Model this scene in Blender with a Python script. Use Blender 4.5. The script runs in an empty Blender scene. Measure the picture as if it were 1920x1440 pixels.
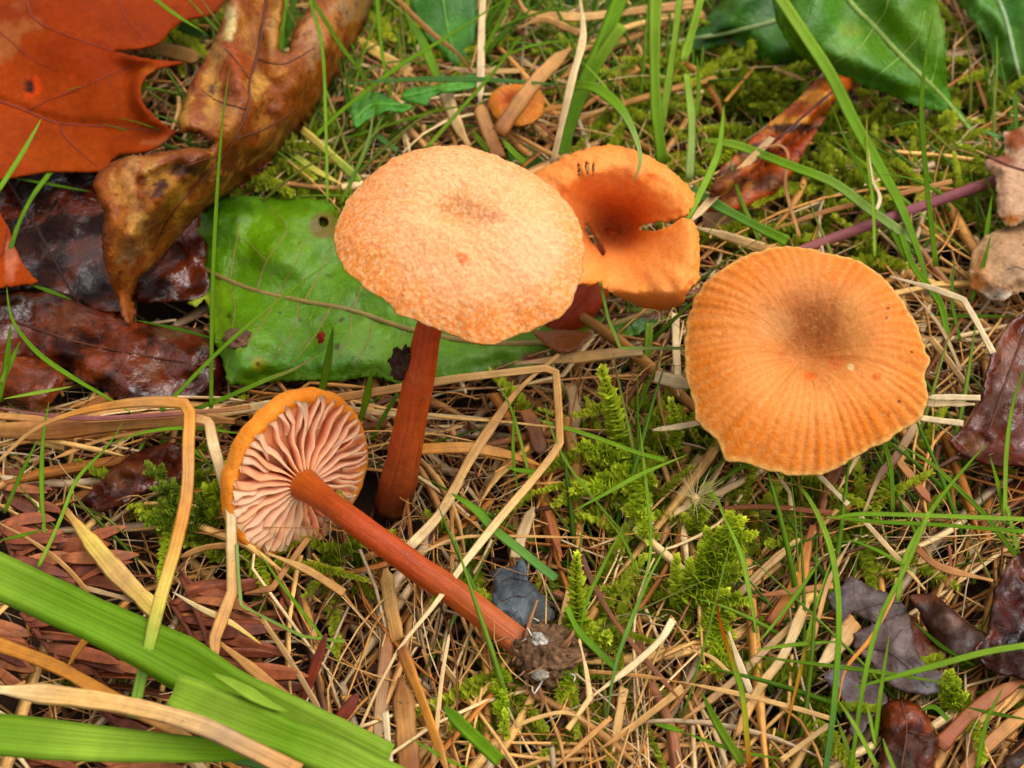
import bpy, math, random
import numpy as np
from mathutils import Vector, Matrix
from mathutils.geometry import delaunay_2d_cdt

random.seed(7)
RNG = np.random.default_rng(7)
SC = bpy.context.scene
COL = SC.collection
U = 0.01                      # everything below is thought in centimetres

# ------------------------------------------------------------------ camera
PITCH = math.radians(52.0)
DIST, FOCAL = 20.0, 50.0
AIM = np.array([0.0, 0.0, 0.8])
FWD = np.array([0.0, math.cos(PITCH), -math.sin(PITCH)])
RIGHT = np.array([1.0, 0.0, 0.0])
UPV = np.array([0.0, math.sin(PITCH), math.cos(PITCH)])
CAM = AIM - FWD * DIST
cam_data = bpy.data.cameras.new('camera')
cam_data.lens = FOCAL
cam_data.sensor_width = 36.0
cam_data.clip_start = 0.005
cam_data.clip_end = 60.0
cam = bpy.data.objects.new('camera', cam_data)
COL.objects.link(cam)
cam.location = Vector(CAM * U)
cam.rotation_euler = (math.pi / 2 - PITCH, 0, 0)
cam_data.dof.use_dof = True
cam_data.dof.focus_distance = 18.2 * U
cam_data.dof.aperture_fstop = 34.0
SC.camera = cam

# ------------------------------------------------------------------ light: soft overcast day
SUN_EL, SUN_AZ = math.radians(64), math.radians(75)      # azimuth measured from +Y towards +X
world = bpy.data.worlds.new('World')
SC.world = world
world.use_nodes = True
nt = world.node_tree
nt.nodes.clear()
sky = nt.nodes.new('ShaderNodeTexSky')
sky.sky_type = 'NISHITA'
sky.sun_disc = False
sky.sun_elevation = SUN_EL
sky.sun_rotation = SUN_AZ
sky.dust_density = 4.0
sky.air_density = 1.0
hs = nt.nodes.new('ShaderNodeHueSaturation')
hs.inputs['Saturation'].default_value = 0.06             # cloud cover: the blue is greyed
bg = nt.nodes.new('ShaderNodeBackground')
bg.inputs['Strength'].default_value = 0.15
wo = nt.nodes.new('ShaderNodeOutputWorld')
nt.links.new(sky.outputs[0], hs.inputs['Color'])
nt.links.new(hs.outputs[0], bg.inputs['Color'])
nt.links.new(bg.outputs[0], wo.inputs['Surface'])
sd = bpy.data.lights.new('sun', 'SUN')
sd.energy = 0.8
sd.angle = math.radians(80)
sd.color = (1.0, 0.94, 0.84)
so = bpy.data.objects.new('sun', sd)
COL.objects.link(so)
sdir = Vector((math.sin(SUN_AZ) * math.cos(SUN_EL), math.cos(SUN_AZ) * math.cos(SUN_EL), math.sin(SUN_EL)))
so.rotation_euler = sdir.to_track_quat('Z', 'Y').to_euler()
so.location = sdir * 2.0
SC.view_settings.view_transform = 'Standard'
SC.view_settings.look = 'None'
SC.view_settings.gamma = 1.0
SC.view_settings.use_curve_mapping = False
SC.view_settings.exposure = 0.85
SC.cycles.max_bounces = 6
SC.cycles.diffuse_bounces = 3
SC.cycles.transparent_max_bounces = 4

# ------------------------------------------------------------------ geometry helpers
def rays(px, py):
    px = np.asarray(px, float); py = np.asarray(py, float)
    kx = (px - 960) / 1920 * 36 / FOCAL
    ky = -(py - 720) / 1920 * 36 / FOCAL
    return kx[..., None] * RIGHT + ky[..., None] * UPV + FWD

def P(px, py, h):
    """Point of the place at height h (cm above the soil) that is seen at photo pixel px, py."""
    d = rays(px, py)
    t = (np.asarray(h, float) - CAM[2]) / d[..., 2]
    return CAM + d * t[..., None]

def on_plane(px, py, C, N):
    d = rays(px, py)
    t = ((C - CAM) @ N) / (d @ N)
    return CAM + d * t[..., None]

def pix(V):
    q = np.asarray(V, float) - CAM
    z = q @ FWD
    return 960 + (q @ RIGHT) / z * FOCAL / 36 * 1920, 720 - (q @ UPV) / z * FOCAL / 36 * 1920

def px2cm(p):
    """centimetres per photo pixel at a point"""
    return ((np.asarray(p) - CAM) @ FWD) * 36 / FOCAL / 1920

def unit(v):
    v = np.asarray(v, float)
    return v / np.maximum(np.linalg.norm(v, axis=-1, keepdims=True), 1e-9)

def c(r, g, b, k=0.62):
    """display colour -> linear base colour"""
    v = np.array([r, g, b], float) / 255
    v = np.where(v <= 0.04045, v / 12.92, ((v + 0.055) / 1.055) ** 2.4)
    y = v @ np.array([0.3, 0.6, 0.1])
    return np.clip(y + (v - y) * (1.10 if r >= g else 1.03), 0.002, 1) * k

def vnoise(x, y, seed=0):
    x = np.asarray(x, float); y = np.asarray(y, float)
    xi = np.floor(x).astype(np.int64); yi = np.floor(y).astype(np.int64)
    fx = x - xi; fy = y - yi
    fx = fx * fx * (3 - 2 * fx); fy = fy * fy * (3 - 2 * fy)
    def h(a, b):
        n = (a * 374761393 + b * 668265263 + seed * 1274126177) & 0xffffffff
        n = ((n ^ (n >> 13)) * 1274126177) & 0xffffffff
        n = n ^ (n >> 16)
        return (n & 0xffff) / 65535.0
    return (h(xi, yi) * (1 - fx) + h(xi + 1, yi) * fx) * (1 - fy) + (h(xi, yi + 1) * (1 - fx) + h(xi + 1, yi + 1) * fx) * fy

def fbm(x, y, seed=0, o=3):
    s = 0; a = 0.5; n = 0
    for i in range(o):
        s = s + a * vnoise(x * 2 ** i, y * 2 ** i, seed + i); n += a; a *= 0.5
    return s / n

def sstep(a, b, x):
    t = np.clip((x - a) / (b - a), 0, 1)
    return t * t * (3 - 2 * t)

def new_mesh(name, V, F, col=None, uv=None, smooth=True, origin=None):
    V = np.asarray(V, float)
    if origin is not None:
        V = V - origin
    me = bpy.data.meshes.new(name)
    V = V * U
    if isinstance(F, np.ndarray):
        k = F.shape[1]
        me.vertices.add(len(V)); me.vertices.foreach_set('co', V.ravel())
        me.loops.add(F.size); me.loops.foreach_set('vertex_index', F.ravel().astype(np.int32))
        me.polygons.add(len(F)); me.polygons.foreach_set('loop_start', np.arange(0, F.size, k, dtype=np.int32))
        me.polygons.foreach_set('loop_total', np.full(len(F), k, np.int32))
        me.update(calc_edges=True)
    else:
        me.from_pydata(V.tolist(), [], F)
    if col is not None:
        a = me.color_attributes.new('Col', 'FLOAT_COLOR', 'POINT')
        cc = np.ones((len(V), 4)); cc[:, :3] = col
        a.data.foreach_set('color', cc.ravel())
    if uv is not None:
        l = me.uv_layers.new(name='UVMap')
        vi = np.empty(len(me.loops), np.int32); me.loops.foreach_get('vertex_index', vi)
        l.data.foreach_set('uv', np.asarray(uv, float)[vi].ravel())
    if smooth:
        me.polygons.foreach_set('use_smooth', np.ones(len(me.polygons), bool))
    me.update()
    return me

def put(name, me, m, parent=None, origin=None):
    o = bpy.data.objects.new(name, me)
    COL.objects.link(o)
    if me is not None and m is not None and not me.materials:
        me.materials.append(m)
    if parent is not None:
        o.parent = parent
    elif origin is not None:
        o.location = Vector(np.asarray(origin, float) * U)
    return o

def tag(o, label=None, cat=None, group=None, kind=None):
    if label: o['label'] = label
    if cat: o['category'] = cat
    if group: o['group'] = group
    if kind: o['kind'] = kind
    return o

def empty(name, origin, label, cat, group=None):
    o = bpy.data.objects.new(name, None)
    o.empty_display_size = 0.004
    COL.objects.link(o)
    o.location = Vector(np.asarray(origin, float) * U)
    return tag(o, label, cat, group)

def spline(pts, n):
    """Catmull-Rom through pts, n samples, spaced by arc length"""
    pts = np.asarray(pts, float)
    if len(pts) == 2:
        t = np.linspace(0, 1, n)[:, None]
        return pts[0] * (1 - t) + pts[1] * t
    p = np.vstack([2 * pts[0] - pts[1], pts, 2 * pts[-1] - pts[-2]])
    out = []
    for i in range(1, len(p) - 2):
        t = np.linspace(0, 1, 16, endpoint=False)[:, None]
        out.append(0.5 * (2 * p[i] + (p[i + 1] - p[i - 1]) * t + (2 * p[i - 1] - 5 * p[i] + 4 * p[i + 1] - p[i + 2]) * t ** 2
                          + (3 * p[i] - p[i - 1] - 3 * p[i + 1] + p[i + 2]) * t ** 3))
    q = np.vstack(out + [pts[-1:]])
    return resample(q, n)

def resample(q, n):
    s = np.concatenate([[0], np.cumsum(np.linalg.norm(np.diff(q, axis=0), axis=1))])
    t = np.linspace(0, s[-1], n)
    return np.stack([np.interp(t, s, q[:, k]) for k in range(q.shape[1])], axis=1)

def frames(pts, roll=0.0, ref=np.array([0.0, -0.5, 0.86])):
    T = unit(np.gradient(pts, axis=0))
    S = unit(np.cross(T, ref))
    N = np.cross(S, T)
    cr, sr = np.cos(roll), np.sin(roll)
    if np.ndim(roll):
        cr, sr = cr[:, None], sr[:, None]
    return T, S * cr + N * sr, N * cr - S * sr

def grid_faces(nr, nc, wrap=True):
    i = np.arange(nr - 1)[:, None]; j = np.arange(nc if wrap else nc - 1)[None, :]
    a = i * nc + j; b = i * nc + (j + 1) % nc; cc = (i + 1) * nc + (j + 1) % nc; d = (i + 1) * nc + j
    return np.stack([a, b, cc, d], axis=-1).reshape(-1, 4)

SEC_BLADE = np.array([(-1, 0.10), (-0.55, 0.02), (0, -0.16), (0.55, 0.02), (1, 0.10), (0.55, -0.06), (0, -0.26), (-0.55, -0.06)])
SEC_STRAW = np.array([(-1, 0), (-0.72, 0.20), (-0.15, 0.24), (0.22, 0.08), (0.66, 0.22), (1, 0), (0.5, -0.2), (-0.5, -0.2)])
SEC_ROUND = np.array([(math.cos(k * math.pi / 4), math.sin(k * math.pi / 4)) for k in range(8)])

def sweep(pts, halfw, sec, roll=0.0, caps=True):
    """closed section swept along pts; returns V, F, uv (u across 0..1, v along in cm)"""
    n, k = len(pts), len(sec)
    T, S, N = frames(pts, roll)
    hw = np.broadcast_to(np.asarray(halfw, float), (n,))[:, None, None]
    V = pts[:, None, :] + hw * (sec[None, :, 0:1] * S[:, None, :] + sec[None, :, 1:2] * N[:, None, :])
    F = grid_faces(n, k)
    s = np.concatenate([[0], np.cumsum(np.linalg.norm(np.diff(pts, axis=0), axis=1))])
    uv = np.stack([np.broadcast_to((sec[:, 0] * 0.5 + 0.5)[None], (n, k)), np.broadcast_to(s[:, None], (n, k))], -1)
    V = V.reshape(-1, 3); uv = uv.reshape(-1, 2)
    if caps:
        F = [tuple(f) for f in F.tolist()] + [tuple(range(k))[::-1], tuple(range((n - 1) * k, n * k))]
    return V, F, uv

def colour_run(cols, n, k, seed):
    cols = np.asarray(cols, float)
    if cols.ndim == 1:
        cols = cols[None]
    t = np.linspace(0, len(cols) - 1, n) if len(cols) > 1 else np.zeros(n)
    cc = np.stack([np.interp(t, np.arange(len(cols)), cols[:, q]) for q in range(3)], 1)
    v = 0.82 + 0.36 * fbm(np.linspace(0, 6, n), np.full(n, seed * 0.37), seed)
    return np.repeat(cc * v[:, None], k, axis=0)

# ------------------------------------------------------------------ materials
def nd(t, kind, **kw):
    n = t.nodes.new(kind)
    for a, b in kw.items():
        setattr(n, a, b)
    return n

def material(name, rough=0.5, coat=0.0, coat_rough=0.12, transl=0.0, sss=0.0, mottle=None, fine=None, streak=None,
             bump=None, bump2=None, spec=0.5, fleck=None, rough_var=0.0, base=None, cells=None, streak2=None, gain=1.0):
    """Col attribute as base colour; noise (per cm) varies it; noises give relief.
    mottle/fine = (scale, amount); streak = (across, along, amount); bump = (scale, millimetres); fleck = (scale, threshold, colour, amount)"""
    m = bpy.data.materials.new(name)
    m.use_nodes = True
    t = m.node_tree
    t.nodes.clear()
    L = t.links.new
    out = nd(t, 'ShaderNodeOutputMaterial')
    bs = nd(t, 'ShaderNodeBsdfPrincipled')
    tc = nd(t, 'ShaderNodeTexCoord')
    mp = nd(t, 'ShaderNodeMapping'); mp.inputs['Scale'].default_value = (100, 100, 100)
    L(tc.outputs['Object'], mp.inputs['Vector'])
    if base is None:
        at = nd(t, 'ShaderNodeAttribute', attribute_name='Col'); col = at.outputs['Color']
    else:
        at = nd(t, 'ShaderNodeRGB'); at.outputs[0].default_value = (*base, 1); col = at.outputs[0]
    def noise(scale, detail=3, vec=None, rg=0.6):
        n = nd(t, 'ShaderNodeTexNoise'); n.inputs['Scale'].default_value = scale; n.inputs['Detail'].default_value = detail
        n.inputs['Roughness'].default_value = rg
        L(vec or mp.outputs[0], n.inputs['Vector'])
        return n.outputs['Fac']
    def scale_by(col, fac, amount):
        mr = nd(t, 'ShaderNodeMapRange')
        mr.inputs['From Min'].default_value = 0.28; mr.inputs['From Max'].default_value = 0.72
        mr.inputs['To Min'].default_value = 1 - amount; mr.inputs['To Max'].default_value = 1 + amount
        L(fac, mr.inputs['Value'])
        vm = nd(t, 'ShaderNodeVectorMath', operation='SCALE')
        L(col, vm.inputs[0]); L(mr.outputs[0], vm.inputs['Scale'])
        return vm.outputs[0]
    for q in (mottle, fine):
        if q:
            col = scale_by(col, noise(q[0]), q[1])
    uvfac = None
    if streak:
        um = nd(t, 'ShaderNodeMapping'); um.inputs['Scale'].default_value = (streak[0], streak[1], 1)
        L(tc.outputs['UV'], um.inputs['Vector'])
        uvfac = noise(1.0, 2, um.outputs[0])
        col = scale_by(col, uvfac, streak[2])
    if streak2:
        um2 = nd(t, 'ShaderNodeMapping'); um2.inputs['Scale'].default_value = (streak2[0], streak2[1], 1)
        L(tc.outputs['UV'], um2.inputs['Vector'])
        col = scale_by(col, noise(1.0, 1, um2.outputs[0]), streak2[2])
    cellfac = None
    if cells:
        # net of small veins: (cells per cm, colour change, relief in mm)
        wv = nd(t, 'ShaderNodeTexNoise'); wv.inputs['Scale'].default_value = cells[0] * 0.6
        L(mp.outputs[0], wv.inputs['Vector'])
        wa = nd(t, 'ShaderNodeVectorMath', operation='MULTIPLY_ADD')
        wa.inputs[1].default_value = (0.5 / cells[0],) * 3
        L(wv.outputs['Color'], wa.inputs[0]); L(mp.outputs[0], wa.inputs[2])
        vo = nd(t, 'ShaderNodeTexVoronoi', feature='DISTANCE_TO_EDGE'); vo.inputs['Scale'].default_value = cells[0]
        L(wa.outputs[0], vo.inputs['Vector'])
        cr = nd(t, 'ShaderNodeMapRange'); cr.inputs['From Max'].default_value = 0.14
        L(vo.outputs['Distance'], cr.inputs['Value']); cellfac = cr.outputs[0]
        c2 = nd(t, 'ShaderNodeMapRange'); c2.inputs['To Min'].default_value = 1 + cells[1]; c2.inputs['To Max'].default_value = 1.0
        L(cellfac, c2.inputs['Value'])
        vs = nd(t, 'ShaderNodeVectorMath', operation='SCALE'); L(col, vs.inputs[0]); L(c2.outputs[0], vs.inputs['Scale']); col = vs.outputs[0]
    if fleck:
        fl = fleck if isinstance(fleck, list) else [fleck]
        for (sc_, th, fc, am) in fl:
            f = noise(sc_, 4)
            mr = nd(t, 'ShaderNodeMapRange'); mr.inputs['From Min'].default_value = th - 0.05; mr.inputs['From Max'].default_value = th + 0.05
            mr.inputs['To Max'].default_value = am
            L(f, mr.inputs['Value'])
            mx = nd(t, 'ShaderNodeMix', data_type='RGBA'); L(mr.outputs[0], mx.inputs['Factor'])
            L(col, mx.inputs[6]); mx.inputs[7].default_value = (*fc, 1)
            col = mx.outputs[2]
    if gain != 1.0:
        gs = nd(t, 'ShaderNodeVectorMath', operation='MULTIPLY'); gs.inputs[1].default_value = gain if isinstance(gain, tuple) else (gain,) * 3
        L(col, gs.inputs[0]); col = gs.outputs[0]
    L(col, bs.inputs['Base Color'])
    bs.inputs['Roughness'].default_value = rough
    bs.inputs['Specular IOR Level'].default_value = spec
    bs.inputs['Coat Weight'].default_value = coat
    bs.inputs['Coat Roughness'].default_value = coat_rough
    if rough_var:
        mr = nd(t, 'ShaderNodeMapRange'); mr.inputs['From Min'].default_value = 0.35; mr.inputs['From Max'].default_value = 0.65
        mr.inputs['To Min'].default_value = max(rough - rough_var, 0.03); mr.inputs['To Max'].default_value = rough + rough_var
        L(noise(3.0), mr.inputs['Value']); L(mr.outputs[0], bs.inputs['Roughness'])
        if coat:
            m2 = nd(t, 'ShaderNodeMapRange'); m2.inputs['From Min'].default_value = 0.44; m2.inputs['From Max'].default_value = 0.56
            m2.inputs['To Min'].default_value = 0.0; m2.inputs['To Max'].default_value = coat
            L(noise(1.3), m2.inputs['Value']); L(m2.outputs[0], bs.inputs['Coat Weight'])
    if sss:
        bs.inputs['Subsurface Weight'].default_value = sss
        bs.inputs['Subsurface Radius'].default_value = (1.0, 0.45, 0.2)
        bs.inputs['Subsurface Scale'].default_value = 0.0022
    nrm = None
    for q in (bump, bump2):
        if q:
            b = nd(t, 'ShaderNodeBump'); b.inputs['Distance'].default_value = q[1] * 0.001; b.inputs['Strength'].default_value = 1.0
            L(noise(q[0], 4), b.inputs['Height'])
            if nrm: L(nrm, b.inputs['Normal'])
            nrm = b.outputs[0]
    if cellfac is not None:
        b = nd(t, 'ShaderNodeBump'); b.inputs['Distance'].default_value = cells[2] * 0.001; b.inputs['Strength'].default_value = 1.0
        L(cellfac, b.inputs['Height'])
        if nrm: L(nrm, b.inputs['Normal'])
        nrm = b.outputs[0]
    if uvfac is not None:
        b = nd(t, 'ShaderNodeBump'); b.inputs['Distance'].default_value = 0.00012; b.inputs['Strength'].default_value = 0.8
        L(uvfac, b.inputs['Height'])
        if nrm: L(nrm, b.inputs['Normal'])
        nrm = b.outputs[0]
    if nrm:
        L(nrm, bs.inputs['Normal'])
        if coat: L(nrm, bs.inputs['Coat Normal'])
    if transl:
        tr = nd(t, 'ShaderNodeBsdfTranslucent'); L(col, tr.inputs['Color'])
        mx = nd(t, 'ShaderNodeMixShader'); mx.inputs[0].default_value = transl
        L(bs.outputs[0], mx.inputs[1]); L(tr.outputs[0], mx.inputs[2])
        L(mx.outputs[0], out.inputs['Surface'])
    else:
        L(bs.outputs[0], out.inputs['Surface'])
    return m

M = dict(
    soil=material('soil', 0.85, mottle=(1.2, 0.4), fine=(9, 0.4), bump=(6, 1.2), spec=0.2, base=tuple(c(62, 42, 28))),
    thatch=material('dead_grass', 0.6, streak=(7, 0.8, 0.30), fine=(9, 0.2), spec=0.2, gain=(1.55, 1.5, 1.65)),
    straw=material('straw', 0.55, streak=(8, 0.7, 0.28), fine=(6, 0.18), gain=(1.3, 1.27, 1.3), fleck=(16, 0.68, tuple(c(70, 45, 30)), 0.6), spec=0.3),
    blade=material('grass_blade', 0.45, transl=0.34, streak=(12, 0.25, 0.18), streak2=(46, 0.2, 0.24), fine=(5, 0.08), spec=0.10, fleck=(6, 0.74, tuple(c(150, 130, 60)), 0.6)),
    moss=material('moss', 0.4, transl=0.42, fine=(6, 0.22), spec=0.35),
    green_leaf=material('green_leaf', 0.45, coat=0.2, coat_rough=0.18, transl=0.14, mottle=(1.3, 0.15), fine=(7, 0.14), bump=(9, 0.14), bump2=(2.6, 0.35), spec=0.18, gain=(0.64, 0.80, 0.25), cells=(7, 0.08, 0.035), fleck=[(9, 0.72, tuple(c(90, 66, 26)), 0.7), (5, 0.64, tuple(c(160, 196, 90)), 0.25)]),
    oak=material('dry_oak_leaf', 0.5, coat=0.0, transl=0.05, mottle=(0.9, 0.14), fine=(8, 0.14), bump=(12, 0.07), bump2=(1.5, 0.25), spec=0.04, cells=(8, -0.07, 0.02), fleck=[(14, 0.70, tuple(c(90, 40, 15)), 0.7), (3, 0.66, tuple(c(150, 60, 14)), 0.4)]),
    brown=material('brown_leaf', 0.48, coat=0.35, coat_rough=0.3, mottle=(1.6, 0.22), fine=(9, 0.30), bump=(9, 0.25), bump2=(2.2, 0.45), rough_var=0.12, spec=0.15, cells=(7, -0.10, 0.03), gain=(0.80, 0.70, 0.36), fleck=[(2.6, 0.58, tuple(c(210, 146, 78)), 0.6), (6, 0.66, tuple(c(62, 28, 14)), 0.7), (12, 0.66, tuple(c(120, 60, 24)), 0.6)]),
    wet=material('wet_leaf', 0.42, coat=0.85, coat_rough=0.10, mottle=(1.4, 0.36), fine=(8, 0.35), bump=(9, 0.12), bump2=(2.6, 0.5), rough_var=0.14, spec=0.10, gain=(0.50, 0.34, 0.17), cells=(6, -0.15, 0.04), fleck=[(1.6, 0.56, tuple(c(168, 80, 28)), 0.5), (9, 0.66, tuple(c(50, 24, 14)), 0.6)]),
    damp=material('damp_leaf', 0.45, coat=0.3, coat_rough=0.25, mottle=(1.6, 0.25), fine=(10, 0.25), bump=(10, 0.14), bump2=(2.2, 0.3), rough_var=0.1, spec=0.2, cells=(7, -0.12, 0.03), gain=1.05, fleck=[(8, 0.66, tuple(c(52, 36, 30)), 0.6)]),
    matte=material('matte_leaf', 0.6, mottle=(1.5, 0.16), fine=(12, 0.2), bump=(9, 0.2), bump2=(2.2, 0.5), spec=0.2, cells=(8, -0.1, 0.03), fleck=[(15, 0.66, tuple(c(90, 60, 40)), 0.7)]),
    vein=material('leaf_vein', 0.5, fine=(6, 0.2), spec=0.25),
    needle=material('dry_needle', 0.55, streak=(4, 1.2, 0.25), fine=(9, 0.3), spec=0.3),
    cap_peach=material('peach_cap', 0.66, sss=0.3, mottle=(2.0, 0.05), fine=(9, 0.08), bump=(15, 0.26), bump2=(4, 0.2), spec=0.15, fleck=[(19, 0.52, tuple(c(255, 206, 158, 0.72)), 0.42), (8, 0.64, tuple(c(232, 132, 76, .66)), 0.35)]),
    cap_orange=material('orange_cap', 0.58, sss=0.3, mottle=(1.5, 0.06), fine=(9, 0.10), bump=(13, 0.26), bump2=(4, 0.2), spec=0.15, fleck=[(20, 0.74, tuple(c(120, 60, 30)), 0.7), (15, 0.60, tuple(c(250, 190, 124)), 0.3), (9, 0.66, tuple(c(206, 104, 44)), 0.3)]),
    gill=material('gill', 0.5, sss=0.7, fine=(7, 0.06), bump=(12, 0.08), spec=0.25),
    stem=material('mushroom_stem', 0.5, sss=0.12, streak=(26, 1.1, 0.28), fine=(7, 0.15), bump=(12, 0.16), spec=0.25, fleck=[(30, 0.70, tuple(c(235, 170, 110)), 0.6), (1.6, 0.62, tuple(c(206, 122, 70)), 0.35)]),
    clod=material('soil_clump', 0.85, mottle=(4, 0.35), fine=(16, 0.4), bump=(12, 0.8), spec=0.2),
    fluff=material('seed_fluff', 0.5, transl=0.3),
)

# ------------------------------------------------------------------ builders
def tube_obj(name, pts, halfw, cols, m, parent=None, origin=None, sec=SEC_ROUND, roll=0.0, seed=0):
    V, F, uv = sweep(pts, halfw, sec, roll)
    o = put(name, new_mesh(name, V, F, colour_run(cols, len(pts), len(sec), seed), uv, True, origin), m, parent, origin)
    return o

COUNT = [0]
def strand(name, label, cat, group, pts, w, h, cols, m, sec, tip='s', arch=0.0, roll=None, taper=0.45, kink=False):
    """a traced blade or straw: pts in photo pixels, w its width there, h = heights (start, end) or one per point"""
    COUNT[0] += 1
    sd_ = COUNT[0]
    rr = random.Random(sd_)
    pts = np.asarray(pts, float)
    n = len(pts)
    s = np.concatenate([[0], np.cumsum(np.linalg.norm(np.diff(pts, axis=0), axis=1))]); s /= s[-1]
    hh = np.interp(s, np.linspace(0, 1, len(h)), h) + arch * np.sin(s * math.pi)
    A = P(pts[:, 0], pts[:, 1], hh)
    ns = int(min(40, max(10, 5 * n)))
    if kink:
        Q = []
        for i in range(n):
            if 0 < i < n - 1:
                Q += [A[i] * 0.94 + A[i - 1] * 0.06, A[i], A[i] * 0.94 + A[i + 1] * 0.06]
            else:
                Q.append(A[i])
        C_ = resample(np.array(Q), 44)
    else:
        C_ = spline(A, ns)
    k = len(C_)
    u = np.linspace(0, 1, k)
    hw = 0.5 * w * px2cm(C_)
    prof = np.ones(k)
    if tip in ('s', 'b'):
        prof *= np.clip(u / taper, 0.0, 1) ** 0.65 * 0.97 + 0.03
    if tip in ('e', 'b'):
        prof *= np.clip((1 - u) / taper, 0.0, 1) ** 0.65 * 0.97 + 0.03
    if tip == 'n':
        prof *= 0.72 + 0.56 * fbm(u * 6, np.full(k, sd_ * 1.7), sd_)
    if tip == 'n' and sec is SEC_STRAW:
        e_ = u if rr.random() < 0.5 else 1 - u
        prof *= np.clip(e_ / rr.uniform(0.05, 0.5), 0.3, 1) ** 0.8
    rl = (rr.uniform(-0.5, 0.5) if roll is None else roll) + 0.25 * (vnoise(u * 3, np.full(k, sd_ * 2.1), sd_) - 0.5)
    o0 = C_[-1] if tip == 's' else C_[0]
    # widen for the roll so that the seen width stays as traced
    V, F, uv = sweep(C_, hw * prof / max(0.6, math.cos(rl[0] if np.ndim(rl) else rl)), sec, rl)
    me = new_mesh(name, V, F, colour_run(cols, k, len(sec), sd_), uv, True, o0)
    return tag(put(name, me, m, None, o0), label, cat, group)

def poly_dist(x, y, poly):
    a = np.asarray(poly, float); b = np.roll(a, -1, axis=0)
    d = np.full(np.shape(x), 1e9)
    for (ax, ay), (bx, by) in zip(a, b):
        L2 = (bx - ax) ** 2 + (by - ay) ** 2 + 1e-9
        t = np.clip(((x - ax) * (bx - ax) + (y - ay) * (by - ay)) / L2, 0, 1)
        d = np.minimum(d, np.hypot(x - ax - t * (bx - ax), y - ay - t * (by - ay)))
    return d

def line_dist(x, y, line):
    a = np.asarray(line, float)
    d = np.full(np.shape(x), 1e9)
    for (ax, ay), (bx, by) in zip(a[:-1], a[1:]):
        L2 = (bx - ax) ** 2 + (by - ay) ** 2 + 1e-9
        t = np.clip(((x - ax) * (bx - ax) + (y - ay) * (by - ay)) / L2, 0, 1)
        d = np.minimum(d, np.hypot(x - ax - t * (bx - ax), y - ay - t * (by - ay)))
    return d

def inside(x, y, poly):
    a = np.asarray(poly, float); b = np.roll(a, -1, axis=0)
    r = np.zeros(np.shape(x), bool)
    for (ax, ay), (bx, by) in zip(a, b):
        cnd = (ay > y) != (by > y)
        r ^= cnd & (x < (bx - ax) * (y - ay) / (by - ay + 1e-12) + ax)
    return r

def smooth_outline(poly, step, jag, seed):
    p = np.asarray(poly, float)
    q = np.vstack([p[-1:], p, p[:1], p[1:2]])
    out = []
    for i in range(1, len(q) - 2):
        L_ = np.linalg.norm(q[i + 1] - q[i])
        t = np.linspace(0, 1, max(2, int(L_ / step) + 1), endpoint=False)[:, None]
        cr = 0.5 * (2 * q[i] + (q[i + 1] - q[i - 1]) * t + (2 * q[i - 1] - 5 * q[i] + 4 * q[i + 1] - q[i + 2]) * t ** 2
                    + (3 * q[i] - q[i - 1] - 3 * q[i + 1] + q[i + 2]) * t ** 3)
        li = q[i] * (1 - t) + q[i + 1] * t
        out.append(0.55 * cr + 0.45 * li)
    o = np.vstack(out)
    rr = np.random.default_rng(seed)
    return o + rr.normal(0, jag, o.shape)

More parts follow.
